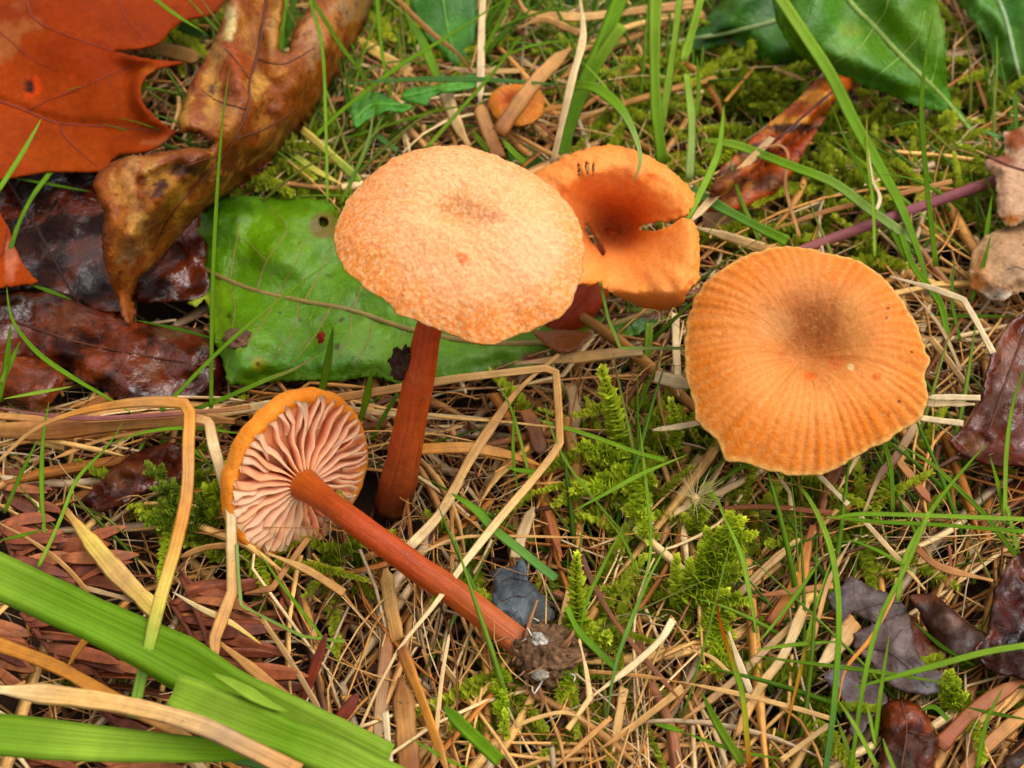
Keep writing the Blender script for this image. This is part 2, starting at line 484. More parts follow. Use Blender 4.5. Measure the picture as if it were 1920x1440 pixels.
def sheet(name, poly, hfun, colfn, m, step=9, jag=1.0, seed=1, thick=0.03, holes=(), parent=None, origin=None, wob=0.08):
    """a leaf-like sheet: outline in photo pixels, each vertex at its own height hfun(x, y, edge distance)"""
    B = smooth_outline(poly, step, jag, seed)
    x0, y0 = B.min(0); x1, y1 = B.max(0)
    gx, gy = np.meshgrid(np.arange(x0, x1, step), np.arange(y0, y1, step))
    rr = np.random.default_rng(seed + 99)
    gx = (gx + rr.uniform(-0.3, 0.3, gx.shape) * step).ravel(); gy = (gy + rr.uniform(-0.3, 0.3, gy.shape) * step).ravel()
    k = inside(gx, gy, B) & (poly_dist(gx, gy, B) > 0.5 * step)
    Hs = [smooth_outline(h_, step, jag * 0.6, seed + 5) for h_ in holes]
    for h_ in Hs:
        k &= ~inside(gx, gy, h_) & (poly_dist(gx, gy, h_) > 0.4 * step)
    pts = [B] + Hs + [np.stack([gx[k], gy[k]], 1)]
    edges = []; off = 0
    for l in [B] + Hs:
        edges += [(off + i, off + (i + 1) % len(l)) for i in range(len(l))]; off += len(l)
    allp = np.vstack(pts)
    v2, e2, f2, *_ = delaunay_2d_cdt([Vector(p) for p in allp], edges, [], 0, 1e-4)
    X = np.array([[v.x, v.y] for v in v2])
    F = np.array([list(f) for f in f2 if len(f) == 3])
    cen = X[F].mean(1)
    kf = inside(cen[:, 0], cen[:, 1], B)
    for h_ in Hs:
        kf &= ~inside(cen[:, 0], cen[:, 1], h_)
    F = F[kf]
    used = np.unique(F); remap = -np.ones(len(X), int); remap[used] = np.arange(len(used)); F = remap[F]; X = X[used]
    d = poly_dist(X[:, 0], X[:, 1], B)
    hh = hfun(X[:, 0], X[:, 1], d) + wob * (fbm(X[:, 0] / 70, X[:, 1] / 70, seed) - 0.5) * 2
    V = P(X[:, 0], X[:, 1], hh)
    # orient upward
    a, b, c_ = V[F[:, 0]], V[F[:, 1]], V[F[:, 2]]
    nz = np.cross(b - a, c_ - a)
    vd = (a - CAM)
    fl = (nz * vd).sum(1) > 0
    F[fl] = F[fl][:, ::-1]
    o0 = origin if origin is not None else V.mean(0)
    me = new_mesh(name, V, F, colfn(X[:, 0], X[:, 1], d), X / 100, True, o0)
    ob = put(name, me, m, parent, o0)
    so_ = ob.modifiers.new('thickness', 'SOLIDIFY'); so_.thickness = thick * U; so_.offset = -1
    hf = lambda x, y: hfun(x, y, poly_dist(x, y, B)) + wob * (fbm(x / 70, y / 70, seed) - 0.5) * 2
    return ob, hf, o0

def vein(parent, origin, hf, pts, w0, w1, col, name='vein', lift=0.008):
    pts = np.asarray(pts, float)
    q = spline(pts, max(6, len(pts) * 5))
    C_ = P(q[:, 0], q[:, 1], hf(q[:, 0], q[:, 1]) + lift)
    w = np.linspace(w0, w1, len(q)) * 0.5 * px2cm(C_)
    V, F, uv = sweep(C_, w, SEC_ROUND * np.array([1, 0.7]))
    return put(name, new_mesh(name, V, F, np.broadcast_to(col, (len(V), 3)), uv, True, origin), M['vein'], parent)

def patchy(base, plist, seed=0, ns=45, amt=0.9):
    base = np.asarray(base)
    def f(x, y, d):
        cc = np.broadcast_to(base, (len(x), 3)).copy()
        for i, (px, py, rx, ry, col) in enumerate(plist):
            q = np.hypot((x - px) / rx, (y - py) / ry) + amt * (fbm(x / ns, y / ns, seed + i * 7) - 0.5) * 2
            w = sstep(1.15, 0.75, q)[:, None]
            cc = cc * (1 - w) + np.asarray(col) * w
        return cc
    return f

# litter does not pass through the leaves that lie flat on it: (outline in photo pixels, height in cm of the leaf's underside)
CLEAR = [([(400, 375), (620, 378), (660, 430), (900, 600), (1050, 612), (1050, 655), (760, 715), (430, 715), (372, 500)], 0.6),
         ([(-60, 285), (200, 305), (245, 400), (235, 575), (-60, 540)], 0.5), ([(-60, 545), (240, 605), (400, 632), (425, 700), (370, 755), (130, 690), (-60, 690)], 0.55),
         ([(250, 470), (395, 390), (385, 545), (260, 555)], 0.45), ([(1552, 1118), (1592, 1085), (1700, 1135), (1690, 1160), (1590, 1165)], 0.6),
         ([(1602, 1190), (1700, 1150), (1774, 1262), (1740, 1300), (1604, 1220)], 0.65), ([(1550, 1260), (1610, 1245), (1660, 1310), (1600, 1375)], 0.5),
         ([(1960, 575), (1870, 640), (1845, 735), (1790, 840), (1970, 860)], 0.65), ([(1652, 1326), (1692, 1312), (1760, 1388), (1750, 1480), (1650, 1480)], 0.7),
         ([(1990, 1015), (1880, 1080), (1858, 1190), (1850, 1240), (1990, 1270)], 0.6), ([(926, 1070), (985, 1050), (1040, 1155), (1000, 1174), (940, 1150)], 0.6),
         ([(160, 945), (280, 845), (345, 860), (300, 905)], 0.5), ([(1706, 1118), (1752, 1116), (1856, 1196), (1840, 1236), (1752, 1214)], 0.7),
         ([(1335, 350), (1560, 140), (1610, 155), (1480, 340), (1350, 398)], 0.6), ([(1440, -80), (1450, 30), (1530, 128), (1800, 215), (1770, -80)], 1.0),
         ([(1265, 96), (1350, -60), (1520, -60), (1530, 118), (1436, 124)], 0.75), ([(770, -40), (790, 60), (858, 125), (890, 50), (886, -40)], 0.6),
         ([(630, 880), (715, 890), (760, 960), (720, 1000), (650, 985)], 0.12), ([(380, 480), (396, 560), (330, 600), (270, 590)], 0.2),  # these two clear the litter down to bare soil for dark hollows
         ([(10, 660), (126, 700), (70, 768), (10, 745)], 0.85), ([(-30, 984), (180, 1010), (180, 1100), (500, 1090), (540, 1250), (520, 1300), (200, 1290), (-30, 1250)], 0.62)]
def blocked(V):
    """V (n, m, 3): which of the n strands reach above a flat leaf's underside"""
    x, y = pix(V)
    bad = np.zeros(len(V), bool)
    for poly, z in CLEAR:
        bad |= (inside(x, y, poly) & (V[..., 2] > z)).any(1)
    return bad
# ------------------------------------------------------------------ soil
def build_soil():
    n = 150
    t = np.linspace(-1, 1, n)
    w = np.sign(t) * (np.abs(t) * 14 + np.maximum(np.abs(t) - 0.85, 0) ** 2 * 13000)
    X, Y = np.meshgrid(w, w + 2.0)
    Z = 0.55 * (fbm(X / 2.2 + 50, Y / 2.2 + 50, 3) - 0.5) + 0.25 * (fbm(X * 1.3 + 20, Y * 1.3, 5) - 0.5) - 0.1
    V = np.stack([X, Y, Z], -1).reshape(-1, 3)
    F = grid_faces(n, n, False)
    o = put('ground', new_mesh('ground', V, F), M['soil'])
    tag(o, 'dark damp soil under the dead grass', 'ground', kind='structure')
build_soil()

# ------------------------------------------------------------------ the thatch of dead grass (nobody could count it)
STRAWC = np.array([c(208, 164, 100), c(222, 192, 138), c(188, 136, 76), c(154, 98, 48), c(112, 70, 38), c(190, 142, 88), c(140, 92, 62), c(178, 154, 118), c(84, 54, 34)])

def strands_mesh(base, ang, length, hw, z0, dz, col, nseg, sec, curl, seed, taper=None):
    """many strands in one mesh; base (n,2) cm, ang heading, dz rise; vectorised"""
    rg = np.random.default_rng(seed)
    n = len(base)
    u = np.linspace(0, 1, nseg)[None, :]
    a = ang[:, None] + curl[:, None] * (u - 0.5)
    kinkp = rg.uniform(0.25, 0.8, n)[:, None]; kk = np.where(rg.random(n) < 0.3, rg.normal(0, 0.7, n), 0)[:, None]
    a = a + kk * (u > kinkp)
    st = length[:, None] / (nseg - 1)
    dx = np.cos(a) * st; dy = np.sin(a) * st
    x = base[:, :1] + np.cumsum(dx, 1) - dx.sum(1, keepdims=True) / 2
    y = base[:, 1:] + np.cumsum(dy, 1) - dy.sum(1, keepdims=True) / 2
    z = z0[:, None] + dz[:, None] * (u - 0.5) + (0.12 * length[:, None]) * rg.uniform(-0.25, 0.8, n)[:, None] * np.sin(u * math.pi)
    pts = np.stack([x, y, z], -1)
    T = unit(np.gradient(pts, axis=1))
    roll = rg.normal(0, 0.7, n)[:, None]
    S0 = unit(np.cross(T, np.array([0, -0.3, 0.95]))); N0 = np.cross(S0, T)
    S = S0 * np.cos(roll)[..., None] + N0 * np.sin(roll)[..., None]; N = N0 * np.cos(roll)[..., None] - S0 * np.sin(roll)[..., None]
    prof = np.ones((n, nseg)) if taper is None else np.clip((1 - u) / taper, 0.03, 1) ** 0.7 * np.ones((n, 1))
    h = (hw[:, None] * prof)[..., None, None]
    if taper is None:
        prof = prof * np.clip(u / rg.uniform(0.03, 0.6, n)[:, None], 0.25, 1) * (0.8 + 0.4 * vnoise(u * 5 + np.arange(n)[:, None] * 3.1, np.zeros((n, nseg)), seed + 3))
        h = (hw[:, None] * prof)[..., None, None]
    ok = ~blocked(pts)
    pts, T, S, N, h, col, length = pts[ok], T[ok], S[ok], N[ok], h[ok], col[ok], length[ok]
    n = len(pts)
    k = len(sec)
    V = pts[:, :, None, :] + h * (sec[None, None, :, 0:1] * S[:, :, None, :] + sec[None, None, :, 1:2] * N[:, :, None, :])
    F1 = grid_faces(nseg, k)
    F = (F1[None] + (np.arange(n) * nseg * k)[:, None, None]).reshape(-1, 4)
    uv = np.empty((n, nseg, k, 2))
    uv[..., 0] = (sec[:, 0] * 0.5 + 0.5)[None, None] + rg.uniform(0, 50, n)[:, None, None]
    uv[..., 1] = u[:, :, None] * length[:, None, None] + rg.uniform(0, 50, n)[:, None, None]
    vv = 0.75 + 0.5 * vnoise(u * 4 + np.arange(n)[:, None] * 7.3, np.zeros((n, nseg)), seed)
    cc = col[:, None, None, :] * vv[..., None, None] * np.ones((1, 1, k, 1))
    return V.reshape(-1, 3), F, cc.reshape(-1, 3), uv.reshape(-1, 2)

SEC4 = np.array([(-1, 0), (0.2, 0.3), (1, 0), (-0.2, -0.3)])
def build_thatch():
    rg = np.random.default_rng(11)
    n = 10000
    xy = np.stack([rg.uniform(-12.5, 12.5, n), rg.uniform(-8.5, 13, n)], 1)
    L_ = rg.gamma(4, 0.55, n) + 0.5
    px, py = pix(np.stack([xy[:, 0], xy[:, 1], np.full(n, 0.5)], 1))
    ang = rg.uniform(0, math.pi, n)
    # right-hand lower part leans from lower left to upper right; the middle lies more upright, as in the photo
    w = rg.random(n)
    lean = (px > 1200) & (py > 850) & (w < 0.72)
    ang = np.where(lean, rg.normal(0.85, 0.35, n), ang)
    mid = (px > 640) & (px < 1200) & (py > 950) & (w < 0.5)
    ang = np.where(mid, rg.normal(1.65, 0.4, n), ang)
    row = (px < 560) & (py > 700) & (py < 900) & (w < 0.6)
    ang = np.where(row, rg.normal(0.0, 0.25, n), ang)
    hw = np.where(rg.random(n) < 0.30, rg.uniform(0.03, 0.085, n), rg.uniform(0.008, 0.028, n))
    z0 = rg.uniform(0.0, 0.75, n)
    ci = rg.choice(len(STRAWC), n, p=[.23, .19, .20, .10, .06, .05, .03, .10, .04])
    mossy = ((px > 1200) & (py < 480)) | ((px < 700) & (py < 700))
    keep = rg.random(n) < np.where(mossy, 0.5, np.where((px < 520) & (py > 900), 0.5, 1.0))
    col = STRAWC[ci] * rg.uniform(0.8, 1.2, n)[:, None]
    # strands lower in the mat are browner
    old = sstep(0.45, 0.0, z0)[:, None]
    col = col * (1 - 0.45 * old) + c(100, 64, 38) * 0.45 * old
    a = [q[keep] for q in (xy, ang, L_, hw, z0, rg.normal(0, 0.25, n), col)]
    V, F, cc, uv = strands_mesh(*a, 8, SEC4, rg.normal(0, 0.6, keep.sum()), 21)
    o = put('dead_grass', new_mesh('dead_grass', V, F, cc, uv), M['thatch'])
    tag(o, 'tangled mat of dead tan and brown grass covering the soil', 'dead grass', kind='stuff')
    # hair-thin fibres and rootlets
    n = 2400
    xy = np.stack([rg.uniform(-12, 12, n), rg.uniform(-8, 12.5, n)], 1)
    ci = rg.choice([0, 1, 2, 3, 5, 7], n)
    V, F, cc, uv = strands_mesh(xy, rg.uniform(0, 6.3, n), rg.uniform(0.5, 2.6, n), rg.uniform(0.006, 0.013, n), rg.uniform(0.2, 0.95, n),
                                rg.normal(0, 0.35, n), STRAWC[ci] * rg.uniform(0.7, 1.15, n)[:, None], 8, SEC4, rg.normal(0, 1.6, n), 22)
    o = put('rootlets', new_mesh('rootlets', V, F, cc, uv), M['thatch'])
    tag(o, 'fine brown and straw-coloured fibres caught in the dead grass', 'rootlets', kind='stuff')
    # crumbs of broken litter
    n = 2600
    xy = np.stack([rg.uniform(-12, 12, n), rg.uniform(-8, 12.5, n)], 1)
    ci = rg.choice([3, 4, 6, 8, 2, 5], n)
    V, F, cc, uv = strands_mesh(xy, rg.uniform(0, 6.3, n), rg.uniform(0.08, 0.4, n), rg.uniform(0.02, 0.07, n), rg.uniform(0.1, 0.7, n),
                                rg.normal(0, 0.1, n), STRAWC[ci] * rg.uniform(0.5, 1.0, n)[:, None], 4, SEC4, rg.normal(0, 1.0, n), 23, taper=0.9)
    o = put('litter_crumbs', new_mesh('litter_crumbs', V, F, cc, uv), M['thatch'])
    tag(o, 'small brown crumbs of leaf and bark in the litter', 'litter', kind='stuff')
build_thatch()

# ------------------------------------------------------------------ moss
def moss_leaves(axes, leaf, dens, seed, col0, col1):
    """axes: list of (k,3) paths. One mesh of small keeled leaves set round every path."""
    rg = np.random.default_rng(seed)
    Bs, Ts, Rs, Ls, Us, Cs = [], [], [], [], [], []
    for ax, lf in zip(axes, leaf):
        Ln = np.linalg.norm(np.diff(ax, axis=0), axis=1).sum()
        n = max(8, int(Ln * dens / lf * 0.15))
        p = resample(ax, n)
        T, S, N = frames(p)
        ph = np.arange(n) * 2.39996 + rg.uniform(0, 6) + rg.normal(0, 0.25, n)
        R = S * np.cos(ph)[:, None] + N * np.sin(ph)[:, None]
        Bs.append(p); Ts.append(T); Rs.append(R); u = np.linspace(0, 1, n); Us.append(u)
        Ls.append(lf * (1.05 - 0.5 * u ** 3) * rg.uniform(0.8, 1.2, n))
        g = rg.uniform(0, 1)
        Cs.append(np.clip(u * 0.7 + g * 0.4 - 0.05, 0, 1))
    B, T, R = np.vstack(Bs), np.vstack(Ts), np.vstack(Rs)
    u, L_, g = np.concatenate(Us), np.concatenate(Ls), np.concatenate(Cs)
    n = len(B)
    al = np.radians(56 - 28 * u + rg.normal(0, 7, n))[:, None]
    D = unit(T * np.cos(al) + R * np.sin(al)); W = np.cross(D, unit(T * -np.sin(al) + R * np.cos(al))); O = np.cross(W, D)
    L3 = L_[:, None]
    b = B; ml = B + D * L3 * 0.42 + W * L3 * 0.46; mr = B + D * L3 * 0.42 - W * L3 * 0.46
    mc = B + D * L3 * 0.45 - O * L3 * 0.12; tp = B + D * L3 + O * L3 * 0.16
    V = np.stack([b, ml, mr, mc, tp], 1).reshape(-1, 3)
    f = np.array([(0, 1, 3), (0, 3, 2), (1, 4, 3), (3, 4, 2)])
    F = (f[None] + (np.arange(n) * 5)[:, None, None]).reshape(-1, 3)
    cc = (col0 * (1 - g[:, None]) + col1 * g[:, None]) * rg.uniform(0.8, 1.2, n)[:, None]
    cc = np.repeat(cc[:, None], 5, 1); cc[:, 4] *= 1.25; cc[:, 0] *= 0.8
    return V, F, cc.reshape(-1, 3)

MOSSD, MOSSL = c(112, 136, 26, 0.7), c(202, 210, 66, 0.88)
def build_moss_carpet():
    rg = np.random.default_rng(31)
    spots = [(560, 330, 150, 80, 60), (470, 320, 60, 40, 14), (1480, 260, 180, 150, 130), (1700, 330, 150, 130, 90), (1190, 200, 90, 100, 60),
             (1400, 160, 90, 60, 40), (830, 60, 120, 60, 40), (1190, 900, 120, 90, 46), (1310, 1080, 90, 110, 40), (1090, 1160, 60, 70, 18),
             (980, 1300, 70, 80, 20), (350, 920, 60, 60, 22), (1100, 1330, 60, 60, 10), (470, 1070, 40, 40, 10), (1490, 1320, 60, 60, 14),
             (1790, 1310, 50, 40, 14), (1850, 130, 70, 80, 30), (690, 60, 60, 60, 20), (650, 1060, 40, 40, 8), (1620, 1020, 60, 40, 12),
             (1450, 900, 60, 40, 12), (1280, 790, 60, 50, 14), (880, 1060, 40, 40, 8), (340, 60, 60, 40, 16), (1330, 930, 50, 50, 14),
             (1480, 470, 160, 50, 30), (280, 1240, 60, 60, 4), (1700, 870, 60, 30, 8)]
    ax, lf = [], []
    for (x, y, rx, ry, n) in spots:
        for _ in range(n):
            q = rg.normal(0, 0.55, 2)
            b = P(x + q[0] * rx, y + q[1] * ry, rg.uniform(0.1, 0.55))
            a = rg.uniform(0, 6.3); L_ = rg.uniform(0.6, 1.5); up = rg.uniform(0.15, 0.8)
            d = np.array([math.cos(a), math.sin(a), 0])
            if blocked(np.array([[b, b + d * L_ * 0.5, b + d * L_]]) + np.array([0, 0, 0.35 * L_ * up]))[0]: continue
            ax.append(spline([b, b + d * L_ * 0.5 + np.array([0, 0, L_ * up * 0.45]), b + d * L_ + np.array([0, 0, L_ * up * 0.6])], 8))
            lf.append(rg.uniform(0.11, 0.19))
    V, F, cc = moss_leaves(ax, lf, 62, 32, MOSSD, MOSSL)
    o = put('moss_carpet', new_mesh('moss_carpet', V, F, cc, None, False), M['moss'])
    tag(o, 'feathery green moss growing through the dead grass', 'moss', kind='stuff')
build_moss_carpet()

def moss_shoot(label, pts, h, w, branch=0.0, leaf=0.13, col0=None, col1=None, nb=0):
    COUNT[0] += 1
    rg = np.random.default_rng(COUNT[0])
    pts = np.asarray(pts, float)
    A = P(pts[:, 0], pts[:, 1], np.linspace(h[0], h[1], len(pts)))
    ax = spline(A, 14)
    o0 = ax[0]
    r = empty('moss_shoot', o0, label, 'moss', 'larger moss shoots')
    axes, lf = [ax], [w * px2cm(ax.mean(0)) * 0.72]
    stems = [ax]
    if branch:
        T, S, N = frames(ax)
        for k in range(nb):
            u = 0.12 + 0.76 * k / max(nb - 1, 1); i = int(u * 13)
            sgn = 1 if k % 2 else -1
            bl = branch * px2cm(ax[i]) * (1.05 - 0.75 * u) * rg.uniform(0.75, 1.2)
            d = unit(T[i] * 0.75 + S[i] * sgn * rg.uniform(0.6, 0.9) + N[i] * rg.uniform(-0.15, 0.35))
            q = spline([ax[i], ax[i] + d * bl * 0.5 + np.array([0, 0, 0.03]), ax[i] + d * bl + T[i] * bl * 0.2], 7)
            axes.append(q); lf.append(lf[0] * 0.66); stems.append(q)
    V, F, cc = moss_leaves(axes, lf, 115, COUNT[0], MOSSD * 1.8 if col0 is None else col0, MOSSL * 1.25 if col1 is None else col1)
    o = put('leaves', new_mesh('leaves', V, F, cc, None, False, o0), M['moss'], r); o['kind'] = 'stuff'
    tube_obj('stem', ax, np.linspace(0.03, 0.015, 14), MOSSD, M['moss'], r, o0)

moss_shoot('tall bright moss shoot standing left of the ribbed orange cap', [(1172, 850), (1150, 770), (1128, 692)], (0.7, 2.1), 36)
moss_shoot('moss shoot spreading left from the foot of the tall bright shoot', [(1200, 880), (1150, 858), (1085, 838)], (0.8, 1.2), 34, 40, nb=6)
moss_shoot('moss shoot pointing to the lower left below the tall bright shoot', [(1215, 880), (1150, 900), (1075, 922)], (0.8, 1.1), 34, 40, nb=6)
moss_shoot('leafy moss shoot hanging down between two crossing green blades', [(1190, 870), (1195, 940), (1215, 1010)], (0.9, 1.0), 36, 44, nb=6)
moss_shoot('thin moss shoot beside the left rim of the ribbed orange cap', [(1262, 845), (1268, 800), (1258, 752)], (0.8, 1.6), 26)
moss_shoot('moss shoot under the seed fluff', [(1300, 1010), (1310, 960), (1330, 910)], (0.8, 1.2), 32, 36, nb=5)
moss_shoot('broad triangular fern-like moss shoot below the seed fluff', [(1270, 1150), (1330, 1070), (1390, 975)], (0.7, 1.6), 44, 90, nb=11)
moss_shoot('moss shoot trailing down from the broad triangular one', [(1330, 1120), (1345, 1180), (1350, 1265)], (0.9, 0.8), 34, 50, nb=8)
moss_shoot('moss shoot reaching right below the broad triangular one', [(1320, 1130), (1360, 1130), (1405, 1125)], (0.9, 1.0), 26, 30, nb=4)
moss_shoot('moss shoot with a bud-like tip above the soil clump', [(1085, 1180), (1080, 1110), (1082, 1042)], (0.7, 1.6), 34)
moss_shoot('moss shoot reaching right beside the soil clump', [(1075, 1170), (1110, 1190), (1140, 1200)], (0.7, 0.9), 30, 36, nb=5)
moss_shoot('small drooping moss shoot to the right of the soil clump', [(1062, 1260), (1056, 1290), (1052, 1310)], (0.9, 0.9), 30)
moss_shoot('dangling thin moss shoot left of and below the soil clump', [(935, 1250), (938, 1310), (950, 1380)], (0.8, 0.8), 28, 24, nb=6)
moss_shoot('feathery yellow-green moss shoot left of the fallen mushroom', [(400, 1000), (340, 945), (278, 870)], (0.8, 1.3), 28, 48, nb=9, col1=c(176, 196, 70), col0=c(110, 132, 36))
moss_shoot('moss shoot pointing left under the feathery yellow-green one', [(400, 985), (340, 975), (268, 972)], (0.8, 1.0), 26, 40, nb=7, col1=c(170, 190, 60))
moss_shoot('thick moss shoot touching the left rim of the fallen cap', [(380, 1000), (400, 930), (425, 870)], (0.8, 1.2), 32, 36, nb=5)
moss_shoot('dark green moss shoot hanging under the fallen cap', [(465, 1030), (485, 1070), (498, 1105)], (0.7, 0.7), 34)
moss_shoot('moss shoot beside the bent yellow-green blade', [(320, 985), (312, 1030), (300, 1090)], (0.7, 0.8), 24)
moss_shoot('dark moss shoot lying above the purple leaf stalk', [(1640, 380), (1560, 330), (1480, 300)], (0.7, 1.0), 30, 60, nb=8, col0=MOSSD * 0.8, col1=MOSSL * 0.75)
moss_shoot('dark moss shoot under the tip of the big top leaf', [(1760, 330), (1770, 270), (1775, 215)], (0.6, 1.0), 34, 30, nb=5, col0=MOSSD * 0.8, col1=MOSSL * 0.75)
moss_shoot('moss shoot above the rolled brown leaf', [(1360, 210), (1420, 180), (1480, 150)], (0.6, 0.9), 28, 40, nb=6, col0=MOSSD * 0.9, col1=MOSSL * 0.8)
moss_shoot('moss tuft growing right of the torn purple-grey leaf', [(1780, 1340), (1785, 1300), (1775, 1265)], (0.6, 1.0), 30, 36, nb=6)

# ------------------------------------------------------------------ short fine grass nobody could count
def build_fine_grass():
    rg = np.random.default_rng(41)
    pts, hs = [], []
    spots = [(560, 300, 160, 120, 190), (1230, 150, 160, 150, 210), (820, 110, 180, 100, 240), (1700, 300, 220, 180, 70), (1050, 60, 120, 80, 150), (1180, 640, 100, 50, 20), (1880, 380, 80, 120, 40), (1850, 480, 90, 120, 50),
             (1780, 960, 160, 130, 80), (1600, 1300, 220, 120, 80), (1150, 1100, 160, 160, 30), (150, 720, 150, 80, 14), (200, 950, 150, 100, 12),
             (350, 80, 60, 60, 20), (900, 1350, 200, 80, 14), (1150, 640, 120, 60, 10), (700, 870, 120, 90, 8)]
    base = []
    for (x, y, rx, ry, n) in spots:
        q = rg.normal(0, 0.6, (n, 2))
        base.append(P(x + q[:, 0] * rx, y + q[:, 1] * ry, np.full(n, 0.2)))
    b = np.vstack(base); n = len(b)
    L_ = rg.uniform(1.0, 3.8, n); a = rg.normal(1.4, 0.9, n)
    u = np.linspace(0, 1, 9)[None]
    up = rg.uniform(0.25, 0.95, n)[:, None]
    x = b[:, :1] + np.cos(a)[:, None] * L_[:, None] * u * (1 - up * 0.4) + 0.1 * np.sin(u * 3 + a[:, None])
    y = b[:, 1:2] + np.sin(a)[:, None] * L_[:, None] * u * (1 - up * 0.4)
    z = b[:, 2:3] + L_[:, None] * up * (u - 0.45 * u ** 2)
    p = np.stack([x, y, z], -1)
    ok = ~blocked(p); p = p[ok]; n = len(p)
    T = unit(np.gradient(p, axis=1)); S = unit(np.cross(T, np.array([0, -0.5, 0.86])))
    N = np.cross(S, T)
    hw = (rg.uniform(0.014, 0.04, n)[:, None] * np.clip((1 - u) / 0.6, 0.04, 1) ** 0.7)[..., None, None]
    V = p[:, :, None] + hw * (SEC4[None, None, :, 0:1] * S[:, :, None] + SEC4[None, None, :, 1:2] * N[:, :, None])
    F = (grid_faces(9, 4)[None] + (np.arange(n) * 36)[:, None, None]).reshape(-1, 4)
    pal = np.array([c(128, 174, 44), c(104, 150, 36), c(152, 188, 64), c(112, 152, 50), c(176, 184, 80)])
    cc = np.repeat((pal[rg.integers(0, 5, n)] * rg.uniform(0.7, 1.1, n)[:, None])[:, None], 36, 1).reshape(-1, 3)
    uv = np.zeros((n, 9, 4, 2)); uv[..., 0] = np.array([0, .5, 1, .5])[None, None] + rg.uniform(0, 9, n)[:, None, None]; uv[..., 1] = u[:, :, None] * 2
    o = put('grass', new_mesh('grass', V.reshape(-1, 3), F, cc, uv.reshape(-1, 2)), M['blade'])
    tag(o, 'short fine green grass growing through the litter', 'grass', kind='stuff')
build_fine_grass()
# ------------------------------------------------------------------ mushrooms
def basis(N):
    N = unit(N)
    e1 = unit(np.cross(np.array([0, 1, 0.0]), N)); e2 = np.cross(N, e1)
    return e1, e2, N

def rim_from_outline(outline, C, N, O_px, nth, jag, seed, jf=60):
    """rim radius per angle, read on the cap's own rim plane"""
    e1, e2, N = basis(N)
    o = np.asarray(outline, float)
    sm = smooth_outline(o, 6, 0, seed)
    W = on_plane(sm[:, 0], sm[:, 1], C, N)
    O = on_plane(np.array(O_px[0], float), np.array(O_px[1], float), C, N)
    q = W - O
    x, y = q @ e1, q @ e2
    th = np.arctan2(y, x); r = np.hypot(x, y)
    k = np.argsort(th); th, r = th[k], r[k]
    t = np.linspace(-math.pi, math.pi, nth, endpoint=False)
    R = np.interp(t, np.concatenate([th - 2 * math.pi, th, th + 2 * math.pi]), np.concatenate([r, r, r]))
    # uneven, slightly toothed margin
    nz = vnoise((t + 4) * jf / 6.283, t * 0, seed) - 0.5 + 0.6 * (vnoise((t + 4) * jf * 2.3 / 6.283, t * 0, seed + 1) - 0.5)
    nz[-3:] *= 0.3; nz[:3] *= 0.3
    return t, R * (1 + jag * nz), O, (e1, e2, N)

def cap_mesh(C, N, outline, O_px, prof, under, colfn, relief=None, nth=300, nr=84, jag=0.02, seed=1, jf=60, origin=None):
    t, R, O, (e1, e2, N) = rim_from_outline(outline, C, N, O_px, nth, jag, seed, jf)
    rho = np.linspace(0, 1, nr) ** 0.9
    rr, tt = np.meshgrid(rho, t, indexing='ij')
    RR = rr * R[None]
    z = prof(rr, tt)
    if relief is not None:
        z = z + relief(rr, tt)
    top = O + RR[..., None] * (np.cos(tt)[..., None] * e1 + np.sin(tt)[..., None] * e2) + z[..., None] * N
    # underside, from the rim back to the stem
    rho2 = np.linspace(1, 0.05, 24)
    r2, t2 = np.meshgrid(rho2, t, indexing='ij')
    zi = np.stack([np.interp(rho2, rho, z[:, q]) for q in range(nth)], 1)
    z2 = zi - 0.03 - under(r2, t2)
    bot = O + (r2 * R[None])[..., None] * (np.cos(t2)[..., None] * e1 + np.sin(t2)[..., None] * e2) + z2[..., None] * N
    V = np.concatenate([top, bot[1:]], 0)
    F = grid_faces(V.shape[0], nth)
    px, py = pix(top)
    ct = colfn(px.ravel(), py.ravel(), rr.ravel(), tt.ravel()).reshape(nr, nth, 3)
    cb = np.broadcast_to(ct[-1:].mean(1, keepdims=True) * 0.9, (23, nth, 3))
    cc = np.concatenate([ct, cb], 0).reshape(-1, 3)
    uv = np.stack([np.concatenate([tt, t2[1:]]), np.concatenate([rr, r2[1:]])], -1).reshape(-1, 2)
    return new_mesh('cap', V.reshape(-1, 3), F, cc, uv, True, origin), O, (e1, e2, N), R

def hidden_gills(O, ax, R, zf, m, parent, origin, n=54):
    """gills under a standing cap: one mesh, since the photo shows none of them"""
    e1, e2, N = ax
    Vs, Fs = [], []
    for k in range(n):
        a = k * 2 * math.pi / n; r = np.interp(a if a < math.pi else a - 2 * math.pi, np.linspace(-math.pi, math.pi, len(R), endpoint=False), R)
        d = math.cos(a) * e1 + math.sin(a) * e2; s = np.cross(N, d) * 0.012
        rho = np.linspace(0.16, 0.95, 8)
        z1 = zf(rho, a)
        off = len(Vs) * 1
        for q, zz in zip(rho, z1):
            Vs += [O + d * q * r + N * zz - s, O + d * q * r + N * (zz - 0.16 * math.sin(math.pi * (q - 0.1))) , O + d * q * r + N * zz + s]
        for i in range(7):
            b = off + i * 3
            Fs += [(b, b + 3, b + 4, b + 1), (b + 1, b + 4, b + 5, b + 2)]
    me = new_mesh('gills', np.array(Vs), Fs, np.broadcast_to(c(236, 170, 130), (len(Vs), 3)), None, True, origin)
    o = put('gills', me, m, parent); o['kind'] = 'stuff'

